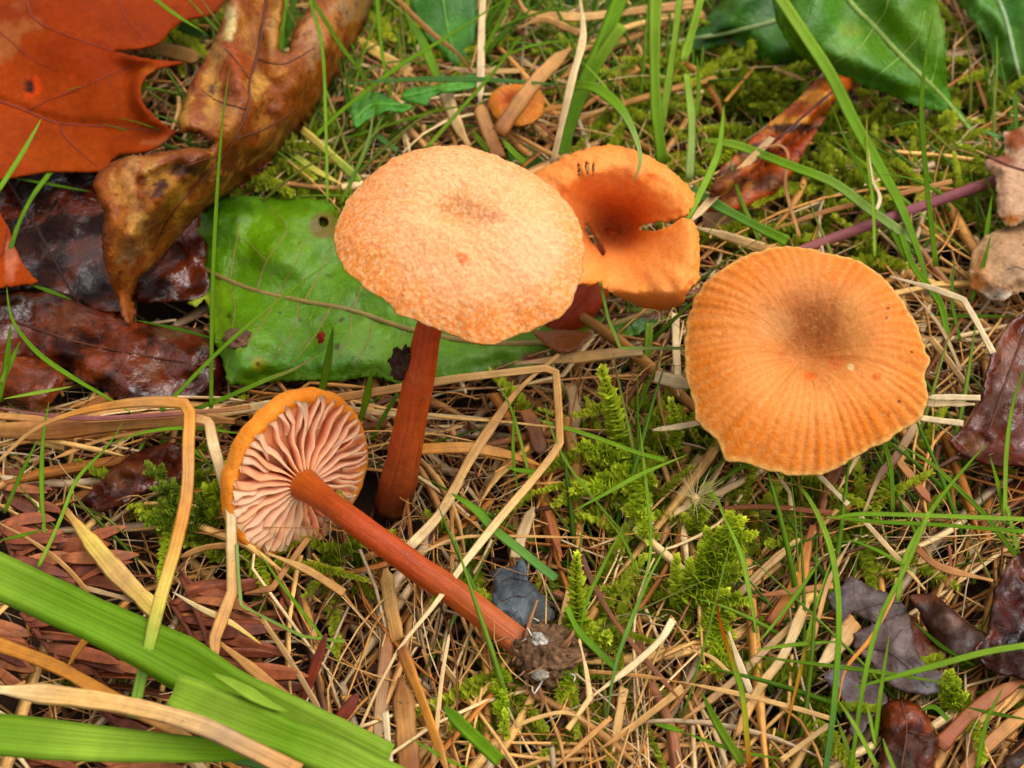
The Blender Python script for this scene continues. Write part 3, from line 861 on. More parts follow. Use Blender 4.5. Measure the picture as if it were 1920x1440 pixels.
def stem(pts, h, w, cols, root, origin, n=40, seed=3, bend=0.0):
    pts = np.asarray(pts, float)
    A = P(pts[:, 0], pts[:, 1], np.asarray(h, float))
    C_ = spline(A, n)
    hw = 0.5 * np.interp(np.linspace(0, 1, n), np.linspace(0, 1, len(w)), w) * px2cm(C_)
    hw = hw * (0.92 + 0.16 * fbm(np.linspace(0, 7, n), np.full(n, seed), seed))
    k = 20
    sec = np.array([(math.cos(i * 2 * math.pi / k), math.sin(i * 2 * math.pi / k)) for i in range(k)])
    sec *= (1 + 0.05 * np.sin(np.arange(k) * 2.1 + seed))[:, None]
    V, F, uv = sweep(C_, hw, sec, np.linspace(0, 0.5, n))
    ang = np.arange(k) / k
    uv = uv.copy(); uv[:, 0] = np.tile(np.abs(ang * 2 - 1), n)
    o = put('stem', new_mesh('stem', V, F, colour_run(cols, n, k, seed), uv, True, origin), M['stem'], root)
    return C_, hw

TILT0 = np.array([0.0, 0.0, 1.0])

# ---- 1: the pale peach mushroom on a tall stem
def build_peach():
    C = P(855., 455., 4.1)
    N = unit(np.array([0.03, -0.10, 1.0]))
    base = P(735., 945., 0.25)
    r = empty('mushroom', base, 'pale peach mushroom with a rough cap on a tall red-brown stem', 'mushroom', 'mushrooms')
    out = [(832, 271), (880, 272), (915, 283), (960, 302), (1005, 328), (1045, 362), (1072, 395), (1088, 430), (1095, 468), (1090, 515), (1078, 558),
           (1050, 590), (1010, 606), (965, 622), (925, 637), (880, 632), (835, 620), (790, 606), (745, 596), (722, 570), (690, 552), (655, 520),
           (632, 485), (624, 448), (632, 408), (655, 362), (690, 325), (735, 296), (785, 278)]
    def prof(rho, t):
        z = 0.50 * (1 - rho ** 2.3) - 0.16 * np.exp(-(rho / 0.2) ** 2) + 0.06 * np.sin(2 * t + 0.6) * rho ** 2
        return z + 0.05 * np.sin(3 * t + 2) * rho ** 3
    def relief(rho, t):
        x, y = rho * np.cos(t), rho * np.sin(t)
        return (0.022 * (fbm(x * 5 + 9, y * 5 + 9, 2) - 0.5) * 2 + 0.015 * (fbm(x * 40 + 40, y * 40 + 40, 4) - 0.5) * 2
                + 0.010 * (vnoise((t + 4) * 11, rho * 0, 8) - 0.5) * sstep(0.55, 1, rho))
    pe, orr = c(250, 180, 128, 0.68), c(244, 146, 80, 0.68)
    def col(px, py, rho, t):
        w = 0.6 * sstep(0.6, 1.0, rho) + 0.55 * sstep(800, 630, px) + 0.45 * sstep(480, 620, py) + 0.8 * (fbm(px / 60, py / 60, 5) - 0.5) + 0.5 * (fbm(px / 9, py / 9, 15) - 0.5)
        w = np.clip(w, 0, 1)[:, None]
        cc = pe * (1 - w) + orr * w
        for (x, y, rx, ry, q, am) in [(866, 392, 62, 34, c(222, 150, 88), .6), (850, 388, 34, 20, c(206, 134, 76), .6), (920, 406, 32, 16, c(218, 138, 98), .85), (748, 362, 16, 9, c(222, 150, 112), .7),
                                      (866, 484, 14, 11, c(236, 118, 70), .8), (790, 455, 60, 34, c(240, 160, 104), .35), (890, 300, 60, 16, c(238, 168, 112), .5),
                                      (1000, 470, 70, 60, c(250, 200, 160), .4), (960, 320, 40, 14, c(236, 160, 110), .5), (700, 500, 60, 40, c(246, 160, 84), .4)]:
            d = np.hypot((px - x) / rx, (py - y) / ry) + 0.5 * (fbm(px / 14, py / 14, int(x)) - 0.5)
            ww = (am * sstep(1.2, 0.5, d))[:, None]
            cc = cc * (1 - ww) + q * ww
        return cc
    me, O, ax, R = cap_mesh(C, N, out, (856, 440), prof, lambda r_, t_: 0.22 * (1 - r_), col, relief, nth=420, nr=110, jag=0.02, seed=5, jf=64, origin=base)
    put('cap', me, M['cap_peach'], r)
    hidden_gills(O, ax, R, lambda q, a: prof(q, a) - 0.06 - 0.22 * (1 - q), M['gill'], r, base)
    stem([(852, 470), (806, 610), (788, 700), (768, 800), (752, 880), (735, 950)], (4.05, 3.0, 2.35, 1.6, .95, .2), (46, 50, 56, 60, 66, 72),
         [c(196, 84, 26, .75), c(176, 66, 14, .75), c(184, 74, 20, .75), c(172, 74, 28, .75), c(158, 74, 40, .72), c(120, 58, 34)], r, base)
    o = put('debris_flake', debris_mesh(P(757., 683., 2.45), (0.16, 0.12, 0.30), c(74, 50, 38), 77), M['clod'], None, P(757., 683., 2.45))
    tag(o, 'dark flake of debris stuck to the left side of the tall stem', 'debris')

def debris_mesh(o0, size, col, seed, n=26):
    th, ph = np.meshgrid(np.linspace(0.02, math.pi - 0.02, n), np.linspace(0, 2 * math.pi, n * 2, endpoint=False), indexing='ij')
    d = np.stack([np.sin(th) * np.cos(ph), np.sin(th) * np.sin(ph), np.cos(th)], -1)
    q = d * 2.2 + 30
    nz = fbm(q[..., 0] + q[..., 2] * 0.7, q[..., 1] + q[..., 2] * 0.9, seed) - 0.5 + 0.5 * (fbm(q[..., 0] * 4 + q[..., 2] * 3, q[..., 1] * 4 - q[..., 2] * 3, seed + 4) - 0.5)
    V = d * (1 + 0.9 * nz[..., None]) * np.array(size)
    cc = np.asarray(col) * (0.7 + 0.7 * fbm(q[..., 0] * 3, q[..., 1] * 3 + q[..., 2], seed + 9))[..., None]
    return new_mesh('debris', V.reshape(-1, 3), grid_faces(n, n * 2), cc.reshape(-1, 3))

# ---- 2: the flat ribbed orange mushroom on the right
def build_ribbed():
    C = P(1518., 665., 2.45)
    N = unit(np.array([-0.02, -0.26, 1.0]))
    base = P(1535., 700., 0.2)
    r = empty('mushroom', base, 'large ribbed orange mushroom cap with a sunken brown centre', 'mushroom', 'mushrooms')
    out = [(1480, 447), (1528, 449), (1580, 462), (1625, 475), (1660, 505), (1690, 540), (1712, 575), (1730, 615), (1748, 665), (1742, 690), (1750, 735), (1738, 770),
           (1705, 790), (1672, 815), (1630, 832), (1590, 862), (1545, 880), (1500, 884), (1450, 876), (1405, 862), (1368, 855), (1345, 815), (1310, 775), (1302, 730),
           (1286, 690), (1286, 640), (1288, 590), (1305, 545), (1325, 515), (1360, 490), (1400, 466), (1440, 452)]
    def rib(t):
        return (0.5 + 0.5 * np.sin(t * 60 + 5 * vnoise((t + 4) * 5, t * 0, 3))) * 0.6 + vnoise((t + 4) * 14, t * 0, 3) * 0.4
    def prof(rho, t):
        return -0.44 * np.exp(-(rho / 0.34) ** 2) + 0.10 * np.sin(rho * 3.0) - 0.22 * rho ** 4 + 0.05 * np.sin(3 * t + 1) * rho ** 2
    def relief(rho, t):
        x, y = rho * np.cos(t), rho * np.sin(t)
        return 0.032 * (rib(t) - 0.5) * sstep(0.4, 0.95, rho + 0.25 * (vnoise((t + 4) * 12, t * 0, 7) - 0.5)) * (0.7 + 0.6 * sstep(1.0, -0.5, np.sin(t))) + 0.02 * (fbm(x * 6 + 20, y * 6 + 20, 6) - 0.5) + 0.012 * (fbm(x * 24 + 20, y * 24 + 20, 9) - 0.5)
    a, b, ctr, rim = c(244, 160, 94, .64), c(232, 130, 54, .60), c(156, 88, 50, .60), c(248, 186, 112, .68)
    def col(px, py, rho, t):
        w = np.clip(0.62 * rib(t) + 0.5 * sstep(0.45, 0.85, rho) + 0.35 * (fbm(px / 70, py / 70, 12) - 0.5) - 0.12, 0, 1)[:, None]
        cc = a * (1 - w) + b * w
        d = np.hypot((px - 1518) / 100, (py - 608) / 84) + 0.35 * (fbm(px / 40, py / 40, 3) - 0.5)
        w1 = (0.78 * np.exp(-(d * 0.98) ** 2))[:, None]
        cc = cc * (1 - w1) + ctr * w1
        w2 = (0.8 * sstep(0.95, 1.0, rho + 0.03 * (rib(t) - 0.5)))[:, None]
        cc = cc * (1 - w2) + rim * w2
        for (x, y, rx, ry, q, am) in [(1566, 680, 17, 15, c(224, 124, 72), .8), (1520, 705, 14, 9, c(232, 110, 50), .7), (1645, 706, 10, 8, c(226, 110, 30), .8), (1595, 688, 7, 7, c(252, 214, 150), .9),
                                      (1560, 518, 16, 10, c(232, 118, 40), .6), (1695, 585, 8, 5, c(214, 106, 40), .8), (1667, 776, 4, 8, c(190, 90, 40), .8), (1665, 578, 3, 3, c(80, 40, 24), .9),
                                      (1662, 596, 3, 3, c(80, 40, 24), .9), (1710, 660, 3, 3, c(80, 40, 24), .9), (1686, 753, 4, 4, c(110, 60, 34), .9), (1455, 610, 40, 34, c(232, 170, 112), .45), (1600, 600, 34, 60, c(238, 166, 98), .4)]:
            d = np.hypot((px - x) / rx, (py - y) / ry)
            ww = (am * sstep(1.2, 0.6, d))[:, None]
            cc = cc * (1 - ww) + q * ww
        return cc
    me, O, ax, R = cap_mesh(C, N, out, (1520, 640), prof, lambda r_, t_: 0.2 * (1 - r_), col, relief, nth=480, nr=96, jag=0.022, seed=15, jf=80, origin=base)
    put('cap', me, M['cap_orange'], r)
    hidden_gills(O, ax, R, lambda q, a: prof(q, a) - 0.07 - 0.2 * (1 - q), M['gill'], r, base)
    stem([(1520, 655), (1528, 672), (1535, 690)], (2.0, 1.1, .1), (52, 58, 62), [c(180, 90, 46), c(150, 70, 40)], r, base, seed=8)

# ---- 3: the torn funnel behind the peach cap (a folded sheet of flesh)
def build_funnel():
    out = [(985, 345), (1005, 322), (1040, 305), (1062, 292), (1100, 278), (1140, 271), (1180, 278), (1215, 292), (1250, 312), (1280, 338), (1302, 362), (1300, 385),
           (1285, 400), (1262, 408), (1240, 413), (1212, 419), (1196, 424), (1197, 431), (1215, 433), (1240, 430), (1262, 420), (1280, 408), (1300, 414), (1310, 440), (1313, 480),
           (1310, 525), (1290, 545), (1278, 572), (1240, 582), (1200, 574), (1165, 560), (1138, 542), (1126, 526), (1108, 530), (1095, 530), (1075, 535), (1058, 505), (1030, 440)]
    base = P(1030., 640., 0.2)
    r = empty('mushroom', base, 'orange mushroom with a torn funnel-shaped cap behind the peach one', 'mushroom', 'mushrooms')
    def hf(x, y, d):
        q = np.hypot((x - 1150) / 155, (y - 432) / 128)
        hgt = 1.3 + 1.6 * sstep(0.0, 1.0, q) ** 0.8
        hgt = hgt - 0.14 * sstep(16, 0, d) * sstep(0.6, 1.0, q) + 0.14 * (fbm(x / 34, y / 34, 31) - 0.5)                 # inrolled margin
        hgt = hgt - 0.75 * sstep(545, 585, y) * sstep(1100, 1150, x)           # the lower lobe turns down
        hgt = hgt + 0.16 * np.sin(np.arctan2(y - 432, x - 1150) * 3 + 0.5) * sstep(0.3, 1, q)
        an = np.arctan2(y - 432, x - 1150)
        return hgt + 0.035 * (vnoise((an + 4) * 8, an * 0, 5) - 0.5) * sstep(0.4, 0.9, q) + 0.03 * (fbm(x / 9, y / 9, 3) - 0.5)
    A, B_, D_ = c(248, 156, 92, .76), c(242, 138, 68, .76), c(206, 100, 56, .66)
    def col(x, y, d):
        q = np.hypot((x - 1155) / 155, (y - 432) / 128)
        an = np.arctan2(y - 432, x - 1150)
        w = np.clip(0.5 * vnoise((an + 4) * 9, an * 0, 6) + 0.6 * (fbm(x / 50, y / 50, 4) - 0.3) + 0.35 * sstep(26, 0, d), 0, 1)[:, None]
        cc = A * (1 - w) + B_ * w
        w1 = (0.85 * sstep(0.62, 0.08, q + 0.25 * (fbm(x / 30, y / 30, 8) - 0.5)))[:, None]  # deep hollow painted darker red-brown, its shade included
        cc = cc * (1 - w1 * .8) + D_ * w1 * .8
        w2 = (0.75 * sstep(540, 572, y) * sstep(1120, 1150, x))[:, None]
        return cc * (1 - w2) + c(222, 112, 36) * w2
    slits = [[(1080, 308), (1085, 306), (1088, 318), (1087, 332), (1083, 328)], [(1096, 305), (1101, 304), (1104, 318), (1101, 332), (1096, 326)], [(1096, 418), (1108, 424), (1122, 442), (1136, 470), (1130, 480), (1118, 462), (1104, 444)], [(1109, 307), (1113, 306), (1114, 322), (1111, 331), (1108, 322)]]
    ob, hfn, o0 = sheet('cap', out, hf, col, M['cap_orange'], step=5, jag=0.9, seed=8, thick=0.07, holes=slits, parent=r, origin=base, wob=0.03)
    stem([(1150, 440), (1110, 545), (1075, 590), (1030, 640)], (1.28, 1.0, .75, .2), (44, 58, 62, 66), [c(210, 100, 36), c(198, 80, 26), c(170, 62, 20), c(136, 52, 22)], r, base, seed=5)

# ---- 4: the tiny one at the top
def build_tiny():
    C = P(968., 192., 1.25); base = P(975., 235., 0.2)
    r = empty('mushroom', base, 'tiny orange mushroom with a dimpled cap, crossed by a dead straw', 'mushroom', 'mushrooms')
    out = [(968, 151), (995, 153), (1014, 165), (1021, 185), (1017, 207), (1000, 224), (975, 231), (948, 226), (926, 212), (915, 190), (920, 170), (940, 156)]
    def col(px, py, rho, t):
        w = sstep(0.75, 0.1, np.hypot((px - 955) / 50, (py - 186) / 40))[:, None]
        cc = c(232, 140, 66, .60) * (1 - w) + c(196, 94, 46) * w
        return cc * (0.9 + 0.2 * vnoise((t + 4) * 9, t * 0, 3))[:, None]
    me, O, ax, R = cap_mesh(C, unit(np.array([-0.05, -0.12, 1.0])), out, (958, 188), lambda q, t: -0.12 * np.exp(-(q / 0.35) ** 2) + 0.03 * np.sin(q * 3) - 0.08 * q ** 4,
                            lambda r_, t_: 0.1 * (1 - r_), col, lambda q, t: 0.012 * (vnoise((t + 4) * 9, t * 0, 3) - 0.5) * q, nth=120, nr=30, jag=0.03, seed=25, jf=40, origin=base)
    put('cap', me, M['cap_orange'], r)
    hidden_gills(O, ax, R, lambda q, a: -0.12 * np.exp(-(q / 0.35) ** 2) + 0.03 * np.sin(q * 3) - 0.08 * q ** 4 - 0.07 - 0.1 * (1 - q), M['gill'], r, base, 30)
    stem([(962, 192), (970, 215), (975, 235)], (1.05, .6, .2), (20, 20, 22), [c(200, 100, 48), c(170, 80, 44)], r, base, seed=6)

# ---- 5: the picked mushroom lying on its side, gills up
def build_fallen():
    N = unit(0.62 * RIGHT - 0.33 * UPV - 0.71 * FWD)
    C = P(562., 890., 1.25)
    base = P(985., 1212., 0.85)
    r = empty('mushroom', base, 'picked mushroom lying on its side with pink gills showing', 'mushroom', 'mushrooms')
    out = [(600, 742), (640, 757), (668, 790), (684, 838), (680, 880), (664, 925), (632, 980), (600, 1008), (560, 1024), (505, 1032), (462, 1016), (440, 980), (436, 925), (446, 880),
           (468, 826), (506, 780), (552, 750)]
    nth = 200
    t, R, O, (e1, e2, N) = rim_from_outline(out, C, N, (566, 905), nth, 0.02, 9, 50)
    def place(rho, th, z):
        rr = np.interp((th + math.pi) % (2 * math.pi) - math.pi, np.append(t, math.pi), np.append(R, R[0]))
        return O + (rho * rr)[..., None] * (np.cos(th)[..., None] * e1 + np.sin(th)[..., None] * e2) + np.asarray(z)[..., None] * N
    # cap flesh: domed back (away from N), thin rim, concave inside
    prof = [(0.02, -0.62), (0.25, -0.61), (0.5, -0.57), (0.75, -0.49), (0.93, -0.38), (1.03, -0.24), (1.06, -0.12), (1.06, -0.02), (1.03, 0.03), (0.98, 0.04), (0.93, 0.0), (0.85, -0.06), (0.6, -0.12), (0.3, -0.15), (0.02, -0.16)]
    q = spline(np.array([(a, 0, b) for a, b in prof]), 60)
    rho, zz = np.meshgrid(q[:, 0], t, indexing='ij')[0], np.repeat(q[:, 2:3], nth, 1)
    tt = np.repeat(t[None], 60, 0)
    rho = rho + 0.018 * (fbm((tt + 4) * 34, np.arange(60)[:, None] * 0.9 + tt * 0, 14) - 0.5) * sstep(0.8, 1.0, rho)
    zz = zz + 0.04 * (fbm((tt + 4) * 4, rho * 6, 4) - 0.5) + 0.03 * np.sin(3 * tt) * rho
    V = place(rho, tt, zz)
    outer = np.repeat((q[:, 0] > 0.90)[:, None] | (np.arange(60) < 33)[:, None], nth, 1)
    fz = fbm((tt + 4) * 7, rho * 9, 6)[..., None]
    cc = np.where(outer[..., None], c(236, 132, 42, .8) * (1 - fz * 0.6) + c(248, 170, 84, .85) * fz * 0.6, c(246, 172, 126, .85))
    put('cap', new_mesh('cap', V.reshape(-1, 3), grid_faces(60, nth)[:, ::-1].copy(), cc.reshape(-1, 3), None, True, base), M['cap_orange'], r)
    rg = np.random.default_rng(3)
    ng = 27
    for k in range(ng * 2):
        short = k % 2 == 1
        if short and rg.random() < 0.12:
            continue
        a0 = (k + rg.uniform(-0.2, 0.2)) * math.pi / ng
        r0 = rg.uniform(0.45, 0.68) if short else 0.10
        ns = 12
        rh = np.linspace(r0, 1.01 - 0.02 * rg.random(), ns)
        lean = rg.normal(0.045, 0.02)
        wav = 0.032 * np.sin(rh * rg.uniform(9, 15) + rg.uniform(0, 6)) * sstep(0.15, 0.5, rh) + rg.normal(0, 0.01)
        th = a0 + wav
        zin = np.interp(rh, [0, .3, .6, .85, .93, .98], [-.11, -.10, -.07, -.03, 0.01, .03]) - 0.03
        top = np.interp(rh, [0.1, 0.25, 0.6, 0.85, 0.96, 1.01], [0.10, 0.07, 0.06, 0.075, 0.08, 0.055]) + 0.012 * (rg.random() - 0.5)
        if short:
            top = zin + (top - zin) * np.clip((rh - r0) / 0.16, 0.12, 1) ** 0.6
        top = np.maximum(top, zin + 0.02) + rg.normal(0, 0.004, ns)
        mid = place(rh, th, (zin * 0.45 + top * 0.55)); lo = place(rh, th, zin); hi = place(rh, th + lean * sstep(0.2, 0.5, rh) + 0.05 * (vnoise(rh * 9, rh * 0 + k, 3) - 0.5), top)
        S = unit(np.cross(np.gradient(mid, axis=0), N)) * (0.027 * np.clip(rh / 0.5, 0.35, 1.2))[:, None]
        VV = np.stack([lo - S * 1.2, mid - S, hi - S * 0.35, hi + S * 0.35, mid + S, lo + S * 1.2], 1)
        F = grid_faces(ns, 6)
        base_c = c(255, 180, 146, .98) if rg.random() < .75 else c(252, 166, 128, .98)
        gc = np.repeat((base_c * (1 - 0.45 * sstep(0.3, 0.1, rh))[:, None] + c(214, 112, 60) * (0.45 * sstep(0.3, 0.1, rh))[:, None])[:, None], 6, 1) * rg.uniform(.92, 1.06)
        put('gill', new_mesh('gill', VV.reshape(-1, 3), [tuple(f) for f in F.tolist()] + [tuple(range(6)), tuple(range((ns - 1) * 6, ns * 6))[::-1]], gc.reshape(-1, 3), None, True, base), M['gill'], r)
    c0 = O - N * 0.2
    x0, y0 = pix(c0)
    A = np.vstack([c0[None], (O + N * 0.15)[None], (O + N * 0.55)[None], P(np.array([660., 740, 830, 905, 985]), np.array([975., 1035, 1098, 1152, 1212]), np.array([1.62, 1.45, 1.2, 1.0, .85]))])
    C_ = spline(A, 60)
    L_ = np.linspace(0, 1, 60)
    C_ = C_ + np.stack([0.10 * (fbm(L_ * 4, L_ * 0, 41) - 0.5), 0.10 * (fbm(L_ * 4, L_ * 0 + 5, 42) - 0.5), L_ * 0], 1) * sstep(0.25, 0.5, L_)[:, None]
    hw = 0.5 * np.interp(L_, [0, .1, .2, .5, .8, 1], [74, 56, 47, 50, 54, 54]) * px2cm(C_)
    k = 20
    sec = np.array([(math.cos(i * 2 * math.pi / k), math.sin(i * 2 * math.pi / k)) for i in range(k)]) * (1 + 0.04 * np.sin(np.arange(k) * 2.3))[:, None]
    V, F, uv = sweep(C_, hw, sec); uv = uv.copy(); uv[:, 0] = np.tile(np.abs(np.arange(k) / k * 2 - 1), 60)
    put('stem', new_mesh('stem', V, F, colour_run([c(208, 112, 52, .62), c(198, 90, 34, .60), c(188, 78, 24, .58), c(188, 80, 28, .58), c(194, 96, 48, .60), c(192, 108, 70, .62)], 60, k, 9), uv, True, base), M['stem'], r)
    # the clump of earth still hanging on the foot
    cl = P(1024., 1232., 0.85)
    V0 = debris_mesh(cl, (0.40, 0.36, 0.30), c(124, 92, 66), 5, 40)
    o = put('soil_clump', V0, M['clod'], r); o.location = Vector((cl - base) * U)
    w = put('white_mycelium', debris_mesh(cl, (0.12, 0.09, 0.08), c(190, 182, 168), 15, 16), M['clod'], r); w.location = Vector((P(1010., 1200., 1.15) - base) * U)
    w = put('white_mycelium', debris_mesh(cl, (0.11, 0.06, 0.06), c(170, 158, 142), 17, 14), M['clod'], r); w.location = Vector((P(1012., 1265., 1.1) - base) * U)
    for (pp, hh) in [([(985, 1205), (992, 1170), (1008, 1125)], (1.1, 1.25, 1.35)), ([(1000, 1285), (996, 1310), (990, 1350)], (.8, .7, .6)), ([(1050, 1215), (1070, 1195), (1080, 1170)], (1., 1.1, 1.1)),
                     ([(1010, 1290), (1018, 1315), (1012, 1340)], (.9, .8, .7)), ([(980, 1230), (965, 1215), (960, 1195)], (1., 1.05, 1.0)), ([(1060, 1240), (1085, 1240), (1100, 1225)], (.95, 1., .95))]:
        pp = np.array(pp, float); A = spline(P(pp[:, 0], pp[:, 1], np.array(hh)), 10)
        tube_obj('rootlet', A, np.linspace(0.035, 0.012, 10), [c(120, 80, 52), c(150, 110, 74)], M['thatch'], r, base)
    # loose threads and crumbs round the clump
    rg2 = np.random.default_rng(8)
    for k in range(26):
        a = rg2.uniform(0, 2 * math.pi); e = rg2.uniform(-0.3, 0.9); L1 = rg2.uniform(.12, .34)
        d = np.array([math.cos(a) * math.cos(e), math.sin(a) * math.cos(e), math.sin(e)])
        q0 = cl + d * 0.26; q1 = q0 + d * L1 * 0.6 + rg2.normal(0, .06, 3); q2 = q1 + d * L1 * 0.3 + rg2.normal(0, .09, 3)
        white = k % 3 == 0
        tube_obj('mycelium_thread' if white else 'rootlet', spline([q0, q1, q2], 9), np.linspace(0.016, 0.006, 9), c(216, 206, 186) if white else [c(112, 76, 50), c(150, 110, 74)], M['thatch'], r, base)
    for k in range(14):
        a = rg2.uniform(0, 2 * math.pi); q0 = cl + np.array([math.cos(a) * .34, math.sin(a) * .30, rg2.uniform(-.1, .22)])
        w = put('earth_crumb', debris_mesh(cl, (.07, .06, .055), c(110, 80, 56) * rg2.uniform(.6, 1.3), 90 + k, 8), M['clod'], r); w.location = Vector((q0 - base) * U)

build_peach(); build_ribbed(); build_funnel(); build_tiny(); build_fallen()
# ------------------------------------------------------------------ fallen leaves and green leaves
def leaf(name, label, cat, poly, hf, colfn, m, veins=(), midrib=None, vcol=None, group=None, stalk=None, **kw):
    B = np.asarray(poly, float)
    cx, cy = np.clip(B[:, 0].mean(), 0, 1920), np.clip(B[:, 1].mean(), 0, 1440)
    org = P(cx, cy, 0.6)
    r = empty(name, org, label, cat, group)
    ob, hfn, _ = sheet('leaf_blade' if name != 'leaf_fragment' else 'fragment', poly, hf, colfn, m, parent=r, origin=org, **kw)
    if midrib:
        vein(r, org, hfn, midrib[0], midrib[1], midrib[2], vcol, 'midrib', 0.01)
    for v in veins:
        vein(r, org, hfn, v[0], v[1], v[2], vcol, 'vein', 0.004)
    return r, org, hfn

# -- big oak leaf
OAK = [(-60, -60), (430, -60), (424, -10), (412, 14), (396, 28), (362, 33), (338, 42), (318, 58), (306, 74), (285, 84), (258, 89), (232, 92), (212, 95), (232, 100), (262, 108),
       (300, 113), (345, 116), (318, 122), (292, 128), (272, 142), (261, 162), (262, 182), (272, 203), (290, 222), (312, 238), (332, 247), (318, 255), (300, 270), (280, 280), (250, 286), (222, 290),
       (206, 302), (196, 320), (100, 321), (-60, 319)]
def oak_h(x, y, d):
    h = 1.55 + 0.35 * np.sin(x / 120 + 0.4) * np.cos(y / 110) + 0.25 * sstep(330, 0, y)
    h = h + 0.30 * sstep(28, 0, d) * sstep(200, 260, x) * sstep(60, 120, y)
    return h - 0.06 * sstep(14, 0, line_dist(x, y, [(-60, 175), (0, 190), (110, 230), (200, 236), (332, 247)]))
oak_c = patchy(c(202, 84, 4, .35), [(40, 30, 50, 30, c(200, 112, 66, .42)), (10, 75, 26, 34, c(200, 112, 66, .42)), (150, 110, 90, 40, c(196, 76, 4, .35)), (60, 160, 14, 16, c(214, 76, 14)),
                              (56, 168, 9, 7, c(60, 30, 22)), (54, 153, 5, 5, c(60, 30, 22)), (300, 266, 50, 9, c(200, 112, 70, .45)), (100, 20, 120, 30, c(188, 74, 4, .35)), (280, 40, 120, 40, c(190, 76, 4, .35)), (110, 290, 90, 40, c(208, 92, 8, .36)), (275, 132, 14, 12, c(200, 104, 50, .4))], 3, 30, 0.7)
leaf('oak_leaf', 'large smooth orange-brown oak leaf with pointed lobes at the picture corner', 'oak leaf', OAK, oak_h, oak_c, M['oak'], step=8, jag=0.5, seed=4, thick=0.035, wob=0.05,
     midrib=([(-60, 172), (0, 190), (50, 208), (110, 231), (200, 237), (270, 243), (328, 248)], 7, 3.5), vcol=c(140, 54, 12),
     veins=[([(112, 232), (122, 255), (150, 285), (182, 312)], 5, 2), ([(50, 208), (90, 188), (150, 165), (250, 120)], 3.5, 1.5), ([(-20, 300), (10, 310)], 3, 2), ([(50, -20), (60, 30), (110, 60), (210, 95)], 4, 2),
            ([(215, -20), (235, 30), (260, 60), (275, 72)], 3, 1.5), ([(0, 60), (60, 110), (100, 130)], 2.5, 1)])

# -- the big curled brown leaf
CURL = [(430, -60), (424, 10), (408, 60), (390, 100), (370, 132), (352, 170), (340, 205), (333, 238), (345, 250), (372, 252), (398, 268), (392, 280), (360, 276), (330, 280), (300, 286), (262, 290),
        (232, 294), (204, 306), (184, 324), (175, 348), (184, 376), (196, 400), (192, 430), (190, 462), (196, 496), (208, 530), (220, 562), (234, 592), (246, 614), (252, 590), (250, 556), (262, 520),
        (300, 492), (330, 455), (352, 424), (385, 396), (440, 356), (490, 318), (530, 278), (575, 226), (615, 172), (650, 112), (680, 56), (702, 0), (712, -60), (612, -60), (580, 12), (556, 46), (543, 78), (541, 98),
        (529, 97), (522, 84), (528, 46), (534, -60)]
def curl_h(x, y, d):
    edge = line_dist(x, y, [(712, -60), (702, 0), (680, 56), (615, 172), (530, 278), (440, 356), (385, 396), (330, 455), (250, 556), (246, 614)])
    h = 0.6 + 1.95 * np.sqrt(np.clip(1 - (1 - np.clip(edge / 125, 0, 1)) ** 2, 0, 1)) * (0.35 + 0.65 * sstep(620, 330, y))
    ridge = line_dist(x, y, [(440, 0), (425, 90), (460, 180), (420, 260), (330, 340), (250, 440)])
    h = h + 0.30 * sstep(46, 0, ridge)
    dip = line_dist(x, y, [(500, 0), (480, 110), (455, 200), (400, 300), (310, 400), (268, 500)])
    h = h - 0.12 * sstep(30, 0, dip)
    h = h - 0.2 * sstep(16, 0, line_dist(x, y, [(260, 345), (300, 325), (340, 310)]))
    return h + 0.16 * (fbm(x / 55, y / 55, 21) - 0.5) * 2 - 0.18 * sstep(12, 0, d) * sstep(0, 60, edge)
tn, wt, dk, og = c(205, 150, 88), c(222, 196, 160), c(74, 36, 20), c(176, 88, 28)
curl_c = patchy(c(158, 86, 34), [(470, 60, 26, 60, c(172, 110, 52)), (520, 40, 18, 70, c(196, 146, 84)), (428, 40, 12, 45, c(226, 208, 180)), (405, 90, 18, 24, c(196, 150, 110)), (395, 180, 14, 60, c(214, 158, 84)), (345, 205, 14, 40, c(218, 164, 100)),
                                 (440, 130, 30, 50, og), (500, 200, 26, 80, c(150, 84, 30)), (480, 160, 16, 40, c(200, 150, 88)), (560, 130, 50, 70, c(160, 90, 36)), (600, 60, 40, 50, c(176, 112, 62)), (650, 20, 40, 40, c(176, 140, 118)), (590, 80, 20, 40, c(186, 140, 120)),
                                 (640, 90, 26, 60, c(130, 70, 28)), (520, 260, 60, 40, c(122, 62, 22)), (420, 320, 80, 40, c(110, 54, 20)), (300, 330, 34, 22, c(206, 152, 84)), (310, 360, 50, 16, dk), (240, 350, 30, 40, c(202, 142, 84)), (250, 330, 14, 60, c(206, 150, 112)),
                                 (330, 390, 26, 70, c(190, 138, 64)), (260, 420, 24, 40, c(214, 166, 112)), (300, 440, 22, 60, c(150, 92, 36)), (225, 460, 18, 50, c(196, 120, 56)), (240, 480, 20, 24, c(184, 140, 116)), (238, 540, 12, 40, c(180, 110, 62)), (245, 595, 8, 20, c(150, 80, 36)),
                                 (370, 130, 10, 40, c(190, 100, 30)), (380, 262, 30, 12, c(170, 116, 96)), (400, 168, 8, 8, dk), (440, 230, 40, 40, c(188, 128, 70)), (345, 320, 24, 10, c(70, 44, 34)), (470, 260, 30, 60, c(146, 76, 26))], 5, 26, 0.9)
